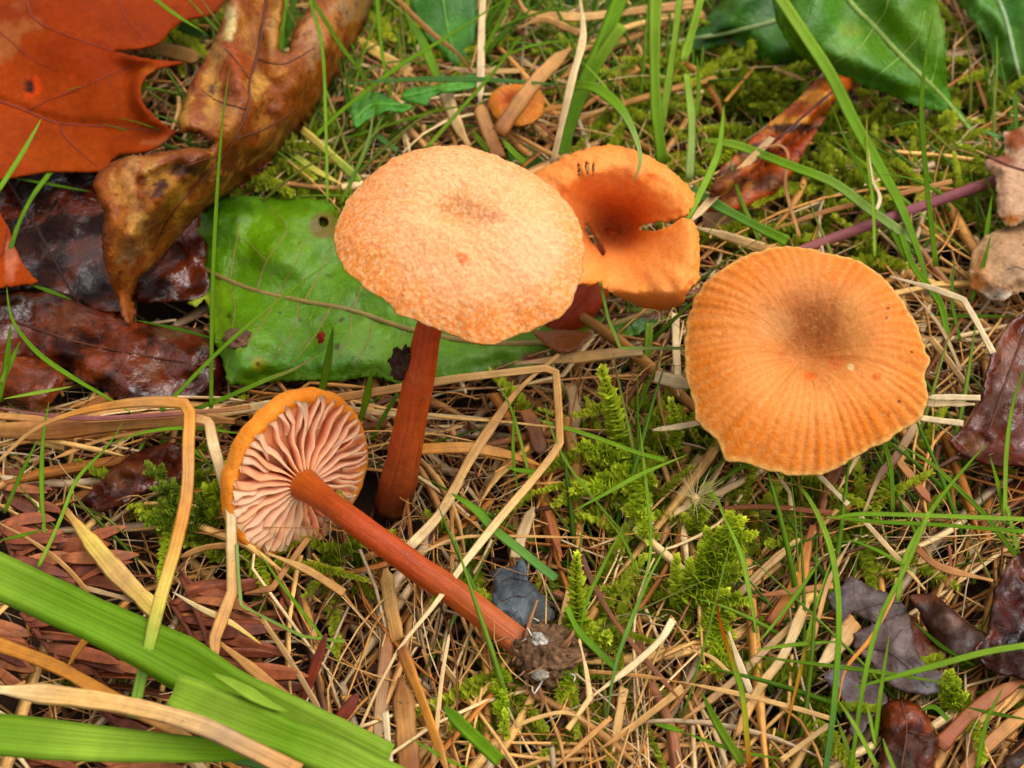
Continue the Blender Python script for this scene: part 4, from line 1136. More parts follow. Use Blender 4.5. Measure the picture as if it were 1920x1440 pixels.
leaf('curled_leaf', 'big curled brown and tan dead leaf beside the smooth oak leaf', 'dead leaf', CURL, curl_h, curl_c, M['brown'], step=7, jag=1.0, seed=6, thick=0.045, wob=0.06,
     midrib=([(505, -40), (486, 90), (468, 150), (462, 210), (420, 290), (330, 390), (285, 470)], 7, 4), vcol=c(96, 46, 20),
     veins=[([(468, 150), (440, 110), (420, 90)], 4, 2), ([(462, 205), (410, 190), (380, 170)], 4, 2), ([(420, 290), (380, 300), (330, 320)], 4, 2), ([(480, 110), (530, 120), (590, 90)], 4, 2), ([(440, 260), (500, 240), (560, 200)], 4, 2)])

# -- wet leaves under them
def flat(h0, gx=0.0, gy=0.0, cx=0, cy=0, edge=0.0, ew=40, lump=0.0, lsc=60, seed=9):
    return lambda x, y, d: h0 + gx * (x - cx) / 100 + gy * (y - cy) / 100 + edge * sstep(ew, 0, d) + lump * (fbm(x / lsc, y / lsc, seed) - 0.5) * 2
wetc = lambda s: patchy(c(74, 34, 18), [(120, 600, 60, 40, c(150, 96, 74)), (230, 640, 60, 40, c(150, 76, 34)), (300, 690, 70, 30, c(140, 112, 98)), (350, 700, 40, 40, c(96, 46, 20)), (180, 690, 30, 20, c(176, 96, 50)), (60, 560, 40, 30, c(110, 80, 70)), (240, 590, 40, 30, c(160, 78, 30)),  # greyish patches paint sky reflections on the wet surface
                                        (70, 690, 40, 40, c(140, 66, 26)), (390, 650, 30, 30, c(80, 46, 36)), (330, 620, 40, 14, c(140, 120, 110)), (20, 650, 30, 50, c(110, 54, 24))], s, 22, 1.0)
leaf('wet_leaf', 'dark glossy wet leaf in the shade below the smooth oak leaf', 'dead leaf', [(-60, 280), (120, 270), (200, 300), (240, 360), (250, 430), (245, 520), (235, 580), (180, 580), (120, 555), (60, 540), (-60, 540)],
     flat(0.8, lump=0.2, lsc=70), patchy(c(50, 24, 15), [(60, 470, 40, 30, c(80, 46, 36)), (150, 420, 40, 60, c(64, 26, 14)), (110, 520, 50, 20, c(84, 48, 34))], 4, 24), M['wet'], step=9, seed=12, thick=0.03, midrib=([(10, 330), (70, 430), (140, 560)], 6, 4), vcol=c(60, 32, 24))
leaf('wet_leaf', 'broad wet brown leaf with shiny folds beside the holed green leaf', 'dead leaf', [(-60, 540), (40, 535), (110, 545), (180, 570), (240, 600), (300, 610), (360, 612), (405, 630), (432, 670), (428, 710), (405, 745), (370, 762), (310, 770), (250, 765), (200, 735), (150, 715), (126, 690), (60, 690), (-60, 690)],
     flat(0.85, edge=-0.2, ew=30, lump=0.22, lsc=60, seed=15), wetc(7), M['wet'], step=7, seed=13, thick=0.03, midrib=([(20, 600), (140, 640), (260, 665), (410, 690)], 5, 3), vcol=c(90, 44, 22))
leaf('wet_leaf', 'small wet brown leaf lobe with pale tip under the broad wet leaf', 'dead leaf', [(-40, 660), (40, 668), (100, 680), (126, 700), (112, 735), (90, 762), (62, 770), (38, 755), (12, 745), (-40, 745)],
     flat(1.05, edge=-0.15, ew=20, lump=0.12), patchy(c(160, 84, 34), [(60, 755, 40, 16, c(176, 120, 84)), (90, 700, 30, 20, c(130, 70, 36)), (20, 690, 30, 30, c(176, 96, 40))], 8, 20), M['wet'], step=7, seed=14, thick=0.03)
leaf('wet_leaf', 'dark red-brown leaf tucked behind the hanging tip of the curled leaf', 'dead leaf', [(240, 470), (300, 440), (350, 400), (400, 380), (395, 430), (385, 500), (392, 545), (360, 560), (300, 565), (252, 560)],
     flat(0.7, lump=0.2), patchy(c(96, 42, 18), [(330, 510, 40, 30, c(128, 62, 28)), (290, 540, 40, 20, c(50, 26, 18))], 9, 22), M['wet'], step=8, seed=15, thick=0.03)
leaf('leaf_fragment', 'small flat orange piece of oak leaf at the picture edge below the big one', 'dead leaf', [(-60, 380), (0, 400), (14, 425), (22, 450), (40, 490), (56, 512), (70, 527), (40, 533), (-60, 534)],
     flat(1.25), patchy(c(208, 88, 4, .36), [(20, 480, 8, 40, c(206, 120, 90))], 3, 20), M['oak'], step=8, seed=16, thick=0.03, midrib=([(-50, 500), (0, 480), (14, 430)], 4, 2), vcol=c(120, 44, 16))
leaf('wet_leaf', 'crumpled wet brown leaf in the shade left of the fallen mushroom', 'dead leaf', [(150, 945), (190, 900), (230, 862), (280, 838), (330, 830), (352, 850), (345, 890), (310, 905), (280, 915), (240, 940), (190, 955)],
     flat(0.75, lump=0.3, lsc=40), patchy(c(104, 50, 22), [(250, 880, 40, 20, c(150, 92, 52)), (220, 900, 40, 14, c(160, 110, 80)), (180, 935, 30, 14, c(74, 36, 22))], 10, 22), M['wet'], step=7, seed=17, thick=0.03)

# -- the holed green leaf under the mushrooms, with its purple stalk
PLAN = [(405, 372), (460, 367), (520, 372), (575, 372), (612, 374), (632, 392), (650, 420), (720, 470), (800, 540), (880, 590), (960, 610), (1060, 604), (1130, 592), (1200, 576), (1262, 552), (1300, 545), (1306, 562), (1255, 596), (1190, 628),
        (1120, 646), (1040, 662), (985, 690), (930, 693), (860, 704), (800, 712), (760, 722), (700, 706), (640, 714), (580, 712), (520, 714), (470, 720), (430, 720), (418, 680), (402, 640), (396, 600), (386, 560), (366, 575), (352, 566), (384, 540), (372, 500), (368, 440), (382, 396)]
def plan_h(x, y, d):
    mid = line_dist(x, y, [(370, 500), (480, 545), (570, 565), (660, 580), (770, 618), (900, 645), (1040, 640), (1140, 612), (1300, 555)])
    return 0.75 + 0.30 * sstep(0, 90, mid) * (0.6 + 0.4 * np.sin(x / 60)) - 0.18 * sstep(36, 0, d) + 0.09 * np.sin((x + y * 0.5) / 30 + 1.5 * fbm(x / 60, y / 60, 4)) * sstep(10, 70, mid) + 0.16 * (fbm(x / 45, y / 45, 17) - 0.5)
plan_c = patchy(c(118, 158, 14), [(430, 420, 60, 60, c(88, 128, 14)), (520, 440, 80, 50, c(132, 170, 18)), (690, 640, 60, 40, c(140, 176, 70)), (470, 640, 50, 30, c(136, 178, 44)), (410, 580, 20, 60, c(150, 182, 40)), (500, 690, 60, 20, c(118, 170, 36)), (485, 683, 12, 12, c(196, 176, 40)),
                                  (600, 680, 80, 22, c(104, 156, 34)), (370, 565, 24, 16, c(196, 186, 80)), (860, 680, 60, 16, c(110, 150, 40)), (1000, 672, 30, 12, c(150, 70, 40)), (940, 690, 24, 8, c(120, 70, 40)), (1080, 640, 60, 18, c(150, 74, 46)), (1200, 604, 60, 16, c(92, 140, 44)), (1180, 590, 70, 10, c(140, 70, 66)),
                                  (605, 420, 26, 26, c(150, 120, 74)), (484, 683, 4, 4, c(60, 36, 20)), (560, 600, 5, 4, c(90, 50, 24)), (526, 587, 5, 4, c(90, 50, 24)), (430, 590, 4, 3, c(50, 34, 20)), (414, 523, 4, 4, c(50, 34, 20)), (612, 515, 5, 4, c(90, 60, 24)), (640, 600, 7, 4, c(80, 50, 24)), (630, 650, 10, 4, c(90, 60, 34)), (560, 455, 5, 4, c(120, 90, 30))], 14, 30, 0.45)
hole = [[(597, 408), (606, 405), (616, 410), (618, 420), (610, 426), (600, 424)]]
r, org, hfn = leaf('green_leaf', 'green leaf with a small hole and purple stalk beneath the mushrooms', 'green leaf', PLAN, plan_h, plan_c, M['green_leaf'], step=6, jag=1.3, seed=22, thick=0.03, wob=0.05, holes=hole,
     midrib=([(372, 500), (430, 526), (480, 545), (570, 565), (660, 582), (770, 618), (900, 642), (1040, 640), (1140, 612), (1300, 555)], 8, 13), vcol=c(150, 128, 74),
     veins=[([(480, 545), (500, 490), (540, 430)], 3, 1.5), ([(570, 565), (600, 510), (620, 460)], 3, 1.5), ([(520, 555), (490, 610), (450, 660)], 3, 1.5), ([(620, 575), (590, 630), (540, 690)], 3, 1.5), ([(700, 592), (690, 640), (660, 690)], 3, 1.5), ([(430, 526), (440, 470), (450, 410)], 3, 1.5), ([(660, 582), (680, 530), (690, 470)], 3, 1.5), ([(430, 528), (440, 580), (430, 640)], 2.5, 1.2), ([(520, 555), (550, 500), (575, 450)], 2.5, 1.2), ([(560, 562), (550, 620), (500, 690)], 2.5, 1.2), ([(660, 586), (650, 640), (610, 700)], 2.5, 1.2), ([(760, 616), (750, 660), (730, 705)], 2.5, 1.2), ([(500, 490), (470, 460), (440, 440)], 1.6, 1), ([(540, 430), (520, 400), (500, 385)], 1.6, 1), ([(490, 610), (460, 610), (430, 600)], 1.6, 1), ([(590, 630), (560, 650), (540, 660)], 1.6, 1)])
pts = np.array([(1285, 560), (1400, 512), (1540, 455), (1700, 397), (1790, 365), (1868, 338)], float)
A = spline(P(pts[:, 0], pts[:, 1], np.array([.8, .9, 1.05, 1.1, 1.1, 1.0])), 40)
tube_obj('leaf_stalk', A, 0.5 * np.linspace(18, 22, 40) * px2cm(A), [c(146, 84, 70), c(160, 92, 88), c(150, 84, 92), c(120, 60, 62)], M['stem'], r, org)
# the curled red-edged margin by the second mushroom
sheet('leaf_margin', [(1000, 622), (1060, 618), (1110, 624), (1090, 648), (1062, 660), (1040, 655), (1015, 640)], flat(1.15), lambda x, y, d: np.broadcast_to(c(176, 92, 66), (len(x), 3)), M['green_leaf'], step=7, seed=3, thick=0.03, parent=r, origin=org)

# -- the leaves of the rosette at the top right
def blade_h(h0, gx, gy, cx, cy, mid, puff=0.25, w=60, drop=0.35):
    def f(x, y, d):
        m = line_dist(x, y, mid)
        return h0 + gx * (x - cx) / 100 + gy * (y - cy) / 100 + puff * sstep(0, w, m) - drop * sstep(40, 0, d) + 0.07 * np.sin(x / 24 + y / 40) * sstep(8, 60, m)
    return f
mid1 = [(1560, -80), (1592, 0), (1640, 50), (1690, 105), (1770, 185), (1838, 268)]
TOPL = [(1430, -80), (1447, -20), (1455, 40), (1480, 85), (1505, 108), (1530, 128), (1560, 140), (1590, 150), (1650, 172), (1700, 192), (1750, 205), (1785, 215), (1812, 240), (1836, 268), (1846, 262), (1822, 232), (1800, 208), (1786, 190), (1776, 150), (1773, 100), (1770, 50), (1758, 0), (1750, -80)]
gl = c(100, 146, 22)
leaf('green_leaf', 'largest broad shiny green leaf, pale midrib running down to its stalk', 'green leaf', TOPL, blade_h(1.6, -0.10, -0.45, 1650, 150, mid1), patchy(gl, [(1590, 70, 50, 40, c(126, 170, 70)), (1600, 55, 20, 12, c(150, 168, 50)), (1530, 40, 40, 60, c(92, 146, 26)), (1690, 50, 60, 60, c(112, 156, 18)), (1650, 150, 60, 30, c(92, 150, 66)), (1740, 190, 50, 16, c(100, 158, 80)), (1580, 120, 60, 20, c(112, 160, 76)), (1756, 40, 16, 40, c(130, 160, 60))], 31, 30, 0.6), M['green_leaf'],  # pale patches on the left are glints painted into the colour
     step=8, jag=0.8, seed=31, thick=0.035, midrib=(mid1, 12, 9), vcol=c(150, 176, 80), veins=[([(1640, 50), (1610, 90), (1560, 120)], 3, 1.5), ([(1690, 105), (1660, 130), (1630, 155)], 3, 1.5), ([(1640, 50), (1660, 20), (1670, -30)], 3, 1.5), ([(1690, 105), (1720, 70), (1735, 20)], 3, 1.5), ([(1745, 160), (1755, 120), (1760, 80)], 3, 1.5)])
mid2 = [(1240, 85), (1292, 74), (1370, 60), (1450, 40), (1520, 10)]
leaf('green_leaf', 'dark green leaf with a pale midrib tucked behind the largest shiny leaf', 'green leaf', [(1262, 96), (1290, 70), (1320, 40), (1350, 0), (1370, -60), (1520, -60), (1540, 60), (1530, 118), (1500, 122), (1465, 126), (1436, 124), (1410, 104), (1390, 88), (1360, 82), (1320, 92), (1290, 100)],
     blade_h(0.95, -0.05, -0.2, 1400, 60, mid2, 0.15), patchy(c(86, 136, 40), [(1330, 60, 40, 30, c(58, 108, 40)), (1430, 100, 50, 20, c(86, 146, 56)), (1440, 10, 50, 30, c(64, 116, 40))], 32, 30, 0.6), M['green_leaf'], step=9, seed=32, thick=0.03, midrib=(mid2, 8, 10), vcol=c(150, 170, 100))
mid3 = [(1830, -80), (1872, 0), (1890, 50), (1906, 120), (1925, 180)]
leaf('green_leaf', 'wavy green leaf with a whitish midrib in the picture corner', 'green leaf', [(1770, -80), (1796, 0), (1812, 26), (1838, 50), (1852, 75), (1862, 108), (1862, 130), (1880, 150), (1900, 172), (1918, 196), (1950, 230), (1990, 150), (1990, -80)],
     blade_h(1.2, 0, -0.3, 1870, 80, mid3, 0.2), patchy(c(106, 154, 52), [(1850, 40, 30, 40, c(110, 160, 84)), (1900, 20, 20, 40, c(70, 130, 44)), (1890, 140, 20, 30, c(110, 164, 90))], 33, 26, 0.6), M['green_leaf'], step=8, seed=33, thick=0.03, midrib=(mid3, 10, 7), vcol=c(160, 186, 130))
leaf('green_leaf', 'shaded green leaf standing behind the two crossing grass stems at the top', 'green leaf', [(768, -40), (770, 10), (790, 60), (830, 100), (860, 128), (886, 100), (892, 50), (886, -40)],
     flat(0.75, 0, -0.3, 830, 60), patchy(c(72, 132, 36), [(850, 60, 30, 40, c(86, 150, 40))], 34, 30), M['green_leaf'], step=9, seed=34, thick=0.03, midrib=([(826, -40), (838, 50), (858, 120)], 5, 3), vcol=c(110, 160, 60))
leaf('green_leaf', 'small rounded green leaf between the peach cap and the funnel cap', 'green leaf', [(950, 285), (960, 268), (985, 264), (1006, 274), (1024, 298), (1010, 316), (985, 322), (960, 310)],
     flat(0.7), patchy(c(62, 120, 34), [], 35), M['green_leaf'], step=6, seed=35, thick=0.03)
leaf('green_leaf', 'dark green leaf at the top edge right of the pale upright straw', 'green leaf', [(1030, 20), (1050, -30), (1140, -40), (1130, 10), (1090, 24), (1050, 30)], flat(0.7), patchy(c(70, 126, 38), [], 36), M['green_leaf'], step=7, seed=36, thick=0.03)

def hairy(label, poly, hf, col, seed, mid):
    r, org, hfn = leaf('hairy_leaf', label, 'green leaf', poly, hf, col, M['green_leaf'], step=5, jag=0.5, seed=seed, thick=0.025, wob=0.03, midrib=(mid, 4, 3), vcol=c(110, 180, 60))
    rg = np.random.default_rng(seed)
    B = np.asarray(poly, float)
    pp = []
    while len(pp) < 130:
        q = B.min(0) + rg.random(2) * (B.max(0) - B.min(0))
        if inside(q[:1], q[1:], B)[0]: pp.append(q)
    pp = np.array(pp)
    b = P(pp[:, 0], pp[:, 1], hfn(pp[:, 0], pp[:, 1])); tip = b + np.stack([rg.normal(0, .03, 130), rg.normal(0, .03, 130), rg.uniform(.06, .12, 130)], 1)
    V = np.stack([b + [.004, 0, 0], b - [.004, 0, 0], tip], 1).reshape(-1, 3)
    o = put('hairs', new_mesh('hairs', V, np.arange(390).reshape(-1, 3), np.broadcast_to(c(190, 215, 150), (390, 3)), None, False, org), M['fluff'], r); o['kind'] = 'stuff'
hairy('small hairy green leaf lying apart, left one of the pair above the peach cap', [(656, 205), (660, 190), (676, 178), (694, 171), (716, 175), (730, 184), (750, 192), (774, 199), (752, 210), (728, 208), (706, 216), (688, 224), (672, 238), (664, 236)], flat(1.25, lump=0.08, lsc=24), patchy(c(84, 158, 40), [(690, 185, 24, 10, c(104, 176, 60))], 41, 20, .5), 41, [(664, 225), (700, 196), (772, 199)])
hairy('wavy hairy green leaf touching the tiny orange cap', [(752, 186), (756, 172), (770, 164), (796, 164), (826, 158), (860, 146), (890, 138), (916, 143), (906, 158), (878, 166), (846, 172), (820, 176), (806, 184), (800, 196), (776, 192)], flat(1.3, lump=0.08, lsc=24), patchy(c(88, 164, 42), [(840, 160, 40, 8, c(112, 182, 64))], 42, 20, .5), 42, [(756, 182), (820, 166), (912, 143)])

# -- rolled red-brown leaf at the top right
ROLL = [(1322, 395), (1335, 350), (1350, 318), (1385, 285), (1420, 250), (1455, 220), (1490, 190), (1530, 150), (1560, 138), (1600, 150), (1612, 160), (1585, 176), (1560, 195), (1545, 225), (1520, 265), (1500, 300), (1482, 330), (1462, 355), (1430, 378), (1390, 392), (1350, 398)]
def roll_h(x, y, d):
    ax = line_dist(x, y, [(1335, 330), (1430, 255), (1560, 145)])
    ax2 = line_dist(x, y, [(1350, 380), (1450, 330), (1520, 245), (1600, 155)])
    return 0.72 + 0.72 * np.sqrt(np.clip(1 - (ax / 42) ** 2, 0, 1)) + 0.66 * np.sqrt(np.clip(1 - (ax2 / 46) ** 2, 0, 1))
leaf('rolled_leaf', 'red-brown dead leaf rolled lengthwise under the long arching grass blade', 'dead leaf', ROLL, roll_h, patchy(c(180, 86, 28, .75), [(1450, 225, 80, 10, c(226, 160, 84, .85)), (1500, 180, 50, 12, c(222, 150, 72, .85)), (1480, 240, 60, 10, c(70, 34, 20)), (1430, 280, 50, 12, c(70, 34, 18)), (1480, 290, 50, 24, c(166, 72, 22)), (1430, 345, 60, 22, c(110, 58, 28)), (1360, 340, 30, 40, c(120, 60, 26))], 51, 26, .7), M['brown'],  # highlights painted on the ridges, dark bands in the crease between
     step=6, seed=51, thick=0.035, midrib=([(1350, 330), (1440, 275), (1510, 215), (1580, 155)], 6, 4), vcol=c(80, 38, 20))
leaf('leaf_fragment', 'pale curled scrap of leaf below the rolled red-brown leaf', 'dead leaf', [(1318, 400), (1340, 392), (1380, 400), (1400, 420), (1380, 445), (1340, 446), (1322, 430)], flat(0.75, lump=0.1), patchy(c(170, 128, 88), [], 52), M['matte'], step=6, seed=52, thick=0.03)

# -- right-hand edge
leaf('dead_leaf', 'pale tan wrinkled leaf hanging point-down at the purple stalk end', 'dead leaf', [(1880, 250), (1896, 244), (1960, 230), (1970, 400), (1925, 412), (1902, 422), (1884, 420), (1872, 400), (1868, 360), (1866, 330), (1850, 320), (1846, 300), (1862, 296), (1885, 290)],
     flat(1.5, lump=0.1, edge=-0.12, ew=20), patchy(c(206, 162, 128), [(1905, 262, 18, 30, c(150, 74, 32)), (1880, 300, 26, 10, c(160, 92, 66)), (1895, 410, 20, 10, c(200, 124, 66))], 53, 24, .7), M['matte'], step=6, seed=53, thick=0.035, midrib=([(1850, 292), (1890, 310), (1960, 330)], 7, 4), vcol=c(110, 62, 48))
leaf('dead_leaf', 'pale tan rounded leaf with a crumbled white edge below the hanging one', 'dead leaf', [(1850, 440), (1880, 430), (1960, 415), (1975, 540), (1925, 545), (1900, 552), (1880, 562), (1856, 560), (1838, 545), (1822, 540), (1816, 510), (1826, 470)],
     flat(1.3, lump=0.15, edge=-0.2, ew=30), patchy(c(196, 152, 112), [(1870, 554, 40, 8, c(226, 206, 180)), (1840, 500, 16, 30, c(196, 140, 92)), (1900, 510, 30, 20, c(176, 140, 108)), (1830, 530, 14, 14, c(206, 130, 72))], 54, 24, .7), M['matte'], step=6, seed=54, thick=0.04, veins=[([(1890, 505), (1905, 500), (1930, 510)], 4, 3)], vcol=c(150, 118, 92))
leaf('wet_leaf', 'shiny wet red-brown leaf with greyish patches right of the ribbed cap', 'dead leaf', [(1960, 570), (1918, 590), (1895, 605), (1876, 630), (1862, 660), (1852, 700), (1845, 735), (1830, 765), (1818, 790), (1795, 815), (1780, 826), (1794, 842), (1812, 855), (1840, 866), (1868, 872), (1900, 870), (1970, 860)],
     flat(1.0, lump=0.22, lsc=60, edge=0.12, ew=22), patchy(c(112, 54, 28), [(1900, 700, 34, 70, c(150, 104, 88)), (1880, 760, 30, 30, c(120, 86, 76)), (1860, 660, 12, 40, c(130, 62, 26)), (1830, 830, 30, 20, c(170, 130, 112)), (1850, 790, 26, 20, c(110, 54, 28)), (1890, 640, 26, 30, c(170, 116, 90)), (1900, 840, 40, 20, c(140, 66, 26))], 55, 22, .8), M['wet'], step=7, seed=55, thick=0.035, midrib=([(1930, 600), (1892, 700), (1850, 820)], 6, 3), vcol=c(90, 44, 26))
leaf('wet_leaf', 'dark red-brown leaf under the shiny wet one on the right', 'dead leaf', [(1820, 872), (1860, 880), (1970, 870), (1970, 960), (1900, 940), (1850, 905)], flat(0.6, lump=0.2), patchy(c(96, 40, 24), [], 56), M['wet'], step=8, seed=56, thick=0.03)

def torn(label, poly, h, col, m, seed, veins=(), **kw):
    leaf('leaf_fragment', label, 'dead leaf', poly, h, col, m, step=6, jag=1.4, seed=seed, thick=0.03, veins=veins, vcol=c(78, 56, 52), **kw)
pg = c(88, 70, 64)
torn('torn purple-grey leaf with ragged tip under the crossing grass, upper half', [(1552, 1118), (1575, 1098), (1592, 1082), (1620, 1094), (1645, 1106), (1668, 1112), (1690, 1128), (1702, 1140), (1690, 1160), (1660, 1168), (1634, 1166), (1612, 1158), (1598, 1146), (1590, 1170), (1574, 1164), (1562, 1140)],
     flat(0.8, lump=0.12), patchy(pg, [(1600, 1110, 30, 20, c(110, 92, 90)), (1570, 1120, 14, 30, c(84, 80, 86)), (1650, 1150, 30, 12, c(86, 64, 58))], 61, 20, .7), M['damp'], 61, [([(1600, 1150), (1640, 1135), (1690, 1130)], 4, 2)])
torn('larger torn purple-grey leaf right of the orange-stemmed sprig', [(1602, 1190), (1640, 1170), (1690, 1150), (1702, 1148), (1712, 1190), (1718, 1220), (1726, 1232), (1740, 1252), (1772, 1262), (1774, 1290), (1742, 1302), (1728, 1300), (1700, 1296), (1672, 1284), (1650, 1262), (1632, 1240), (1604, 1220)],
     flat(0.85, lump=0.12), patchy(pg, [(1670, 1200, 40, 40, c(112, 92, 88)), (1740, 1280, 30, 16, c(88, 80, 84)), (1640, 1230, 30, 20, c(110, 84, 80))], 62, 20, .7), M['damp'], 62, [([(1610, 1215), (1670, 1225), (1740, 1290)], 4, 2), ([(1660, 1222), (1690, 1180)], 3, 1.5)])
torn('dark purple-grey leaf strip running down from the larger torn one', [(1545, 1268), (1570, 1246), (1610, 1240), (1640, 1270), (1660, 1300), (1662, 1320), (1640, 1340), (1620, 1370), (1600, 1380), (1590, 1350), (1580, 1310), (1560, 1290)],
     flat(0.7, lump=0.12), patchy(c(96, 76, 76), [(1570, 1270, 30, 20, c(112, 100, 106))], 63, 20, .7), M['damp'], 63)
torn('rust-brown leaf half-hidden behind the larger torn purple-grey leaf', [(1700, 1150), (1720, 1160), (1735, 1190), (1760, 1220), (1776, 1250), (1740, 1252), (1716, 1222), (1706, 1190)], flat(0.7), patchy(c(112, 52, 26), [], 64), M['brown'], 64)
leaf('wet_leaf', 'small folded glossy dark leaf beside the larger torn purple-grey leaf', 'dead leaf', [(1706, 1118), (1730, 1112), (1752, 1116), (1780, 1136), (1805, 1160), (1830, 1176), (1856, 1196), (1852, 1224), (1830, 1236), (1806, 1240), (1780, 1226), (1752, 1214), (1740, 1186), (1724, 1150)],
     lambda x, y, d: 0.85 + 0.22 * sstep(70, 0, line_dist(x, y, [(1720, 1118), (1790, 1160), (1850, 1210)])) + 0.08 * np.sin(x / 14) - 0.05 * sstep(10, 0, d), patchy(c(62, 34, 22), [(1770, 1170, 30, 16, c(116, 84, 72)), (1730, 1125, 30, 14, c(96, 48, 24))], 65, 20, .7), M['damp'], step=6, seed=65, thick=0.03)
leaf('wet_leaf', 'dark crumpled wet leaf filling the picture edge beside the folded one', 'dead leaf', [(1990, 1010), (1930, 1030), (1900, 1046), (1878, 1076), (1864, 1110), (1858, 1150), (1856, 1190), (1830, 1220), (1850, 1250), (1890, 1264), (1990, 1270)],
     flat(0.9, lump=0.25, lsc=50, edge=0.08, ew=14), patchy(c(74, 32, 20), [(1900, 1060, 24, 30, c(110, 80, 72)), (1890, 1130, 30, 40, c(96, 40, 22)), (1870, 1220, 20, 20, c(100, 84, 84)), (1900, 1200, 20, 20, c(40, 22, 18))], 66, 20, .8), M['wet'], step=7, seed=66, thick=0.035)
leaf('wet_leaf', 'rounded rusty leaf with curled rim at the bottom right', 'dead leaf', [(1652, 1326), (1668, 1314), (1692, 1310), (1716, 1318), (1736, 1336), (1750, 1360), (1760, 1388), (1756, 1420), (1750, 1480), (1650, 1490), (1648, 1420), (1652, 1370)],
     lambda x, y, d: 0.85 + 0.22 * np.sqrt(np.clip(1 - (1 - np.clip(d / 60, 0, 1)) ** 2, 0, 1)) + 0.25 * (fbm(x / 30, y / 30, 67) - .5), patchy(c(92, 44, 26), [(1700, 1335, 44, 22, c(176, 92, 30)), (1670, 1345, 26, 20, c(150, 80, 30)), (1700, 1400, 40, 30, c(110, 70, 56)), (1690, 1430, 30, 30, c(96, 86, 90)), (1740, 1360, 10, 20, c(180, 90, 34))], 67, 20, .7), M['wet'], step=6, seed=67, thick=0.035,
     veins=[([(1690, 1312), (1700, 1370), (1690, 1440)], 4, 3), ([(1700, 1370), (1740, 1380)], 3, 2)], vcol=c(110, 54, 28))
leaf('wet_leaf', 'dark leaf scrap cut by the bottom right picture corner', 'dead leaf', [(1980, 1370), (1912, 1386), (1890, 1410), (1880, 1450), (1890, 1500), (1980, 1500)], flat(0.8, lump=0.15), patchy(c(90, 70, 72), [], 68), M['wet'], step=8, seed=68, thick=0.03)
torn('grey-blue flat scrap lying behind the foot of the fallen mushroom', [(926, 1070), (942, 1062), (962, 1064), (968, 1052), (980, 1046), (988, 1066), (988, 1088), (1004, 1100), (1020, 1118), (1034, 1140), (1040, 1158), (1020, 1166), (996, 1172), (976, 1174), (956, 1166), (940, 1150), (924, 1126), (926, 1100)],
     flat(0.75, lump=0.08, lsc=30), patchy(c(84, 90, 92), [(975, 1065, 14, 20, c(96, 108, 118)), (960, 1130, 30, 30, c(92, 100, 104)), (1010, 1155, 30, 14, c(74, 72, 62))], 69, 20, .7), M['damp'], 69, [([(940, 1128), (965, 1118), (985, 1120)], 3, 2), ([(940, 1090), (960, 1085), (988, 1090)], 3, 2)])

# -- small things on the green leaf and in the moss
def pebble(name, label, cat, px, py, h, size, col, seed):
    o0 = P(float(px), float(py), h)
    return tag(put(name, debris_mesh(o0, size, col, seed, 14), M['clod'], None, o0), label, cat)
pebble('earth_crumb', 'brown crumb of earth on the holed green leaf', 'earth crumb', 448, 636, 1.1, (.20, .18, .10), c(120, 88, 66), 71)
pebble('seed', 'small dark red seed lying on the holed green leaf', 'seed', 602, 633, 1.1, (.05, .10, .045), c(140, 34, 16), 72)
def seed_fluff():
    o0 = P(1304., 935., 1.5)
    r = empty('seed_fluff', o0, 'seed with a star of fine pale hairs caught in the moss', 'seed fluff')
    put('seed', debris_mesh(o0, (.06, .07, .05), c(206, 180, 120), 73, 10), M['matte'], r)
    rg = np.random.default_rng(73)
    n = 46
    a = rg.uniform(0, 2 * math.pi, n); e = rg.uniform(-0.1, 0.9, n); L_ = rg.uniform(.22, .55, n)
    d = np.stack([np.cos(a) * np.cos(e), np.sin(a) * np.cos(e), np.sin(e)], 1)
    s = unit(np.cross(d, [0, -.5, .86])) * 0.0038
    V = np.stack([o0 + s * 1.2, o0 - s * 1.2, o0 + d * L_[:, None] - s * .5, o0 + d * L_[:, None] + s * .5], 1).reshape(-1, 3)
    o = put('hairs', new_mesh('hairs', V, np.arange(n * 4).reshape(-1, 4), np.broadcast_to(c(206, 184, 130), (n * 4, 3)), None, False, o0), M['fluff'], r); o['kind'] = 'stuff'
seed_fluff()

# -- dry conifer sprays, bottom left: a stalk with flat needles lying side by side
def needle_mesh(L_, w, seed):
    rg = np.random.default_rng(seed)
    p = np.stack([np.linspace(0, L_, 8), 0.05 * L_ * np.sin(np.linspace(0, 2.4, 8)) * rg.uniform(-1, 1), 0.06 * L_ * np.sin(np.linspace(0, 3.1, 8))], 1)
    prof = np.array([.45, .8, .95, 1, 1, .9, .65, .12])
    sec = np.array([(-1, .0), (-.5, .22), (0, .02), (.5, .22), (1, 0), (0, -.25)])
    V, F, uv = sweep(p, 0.5 * w * prof, sec, 0, True)
    cc = np.repeat((np.array([c(166, 92, 58), c(142, 74, 46), c(182, 110, 70), c(122, 64, 42)])[seed % 4] * (0.75 + 0.5 * rg.random(8))[:, None]), 6, 0)
    return new_mesh('needle', V, F, cc, uv)
NEEDLES = [needle_mesh(1.0, 0.13, s) for s in range(10)]
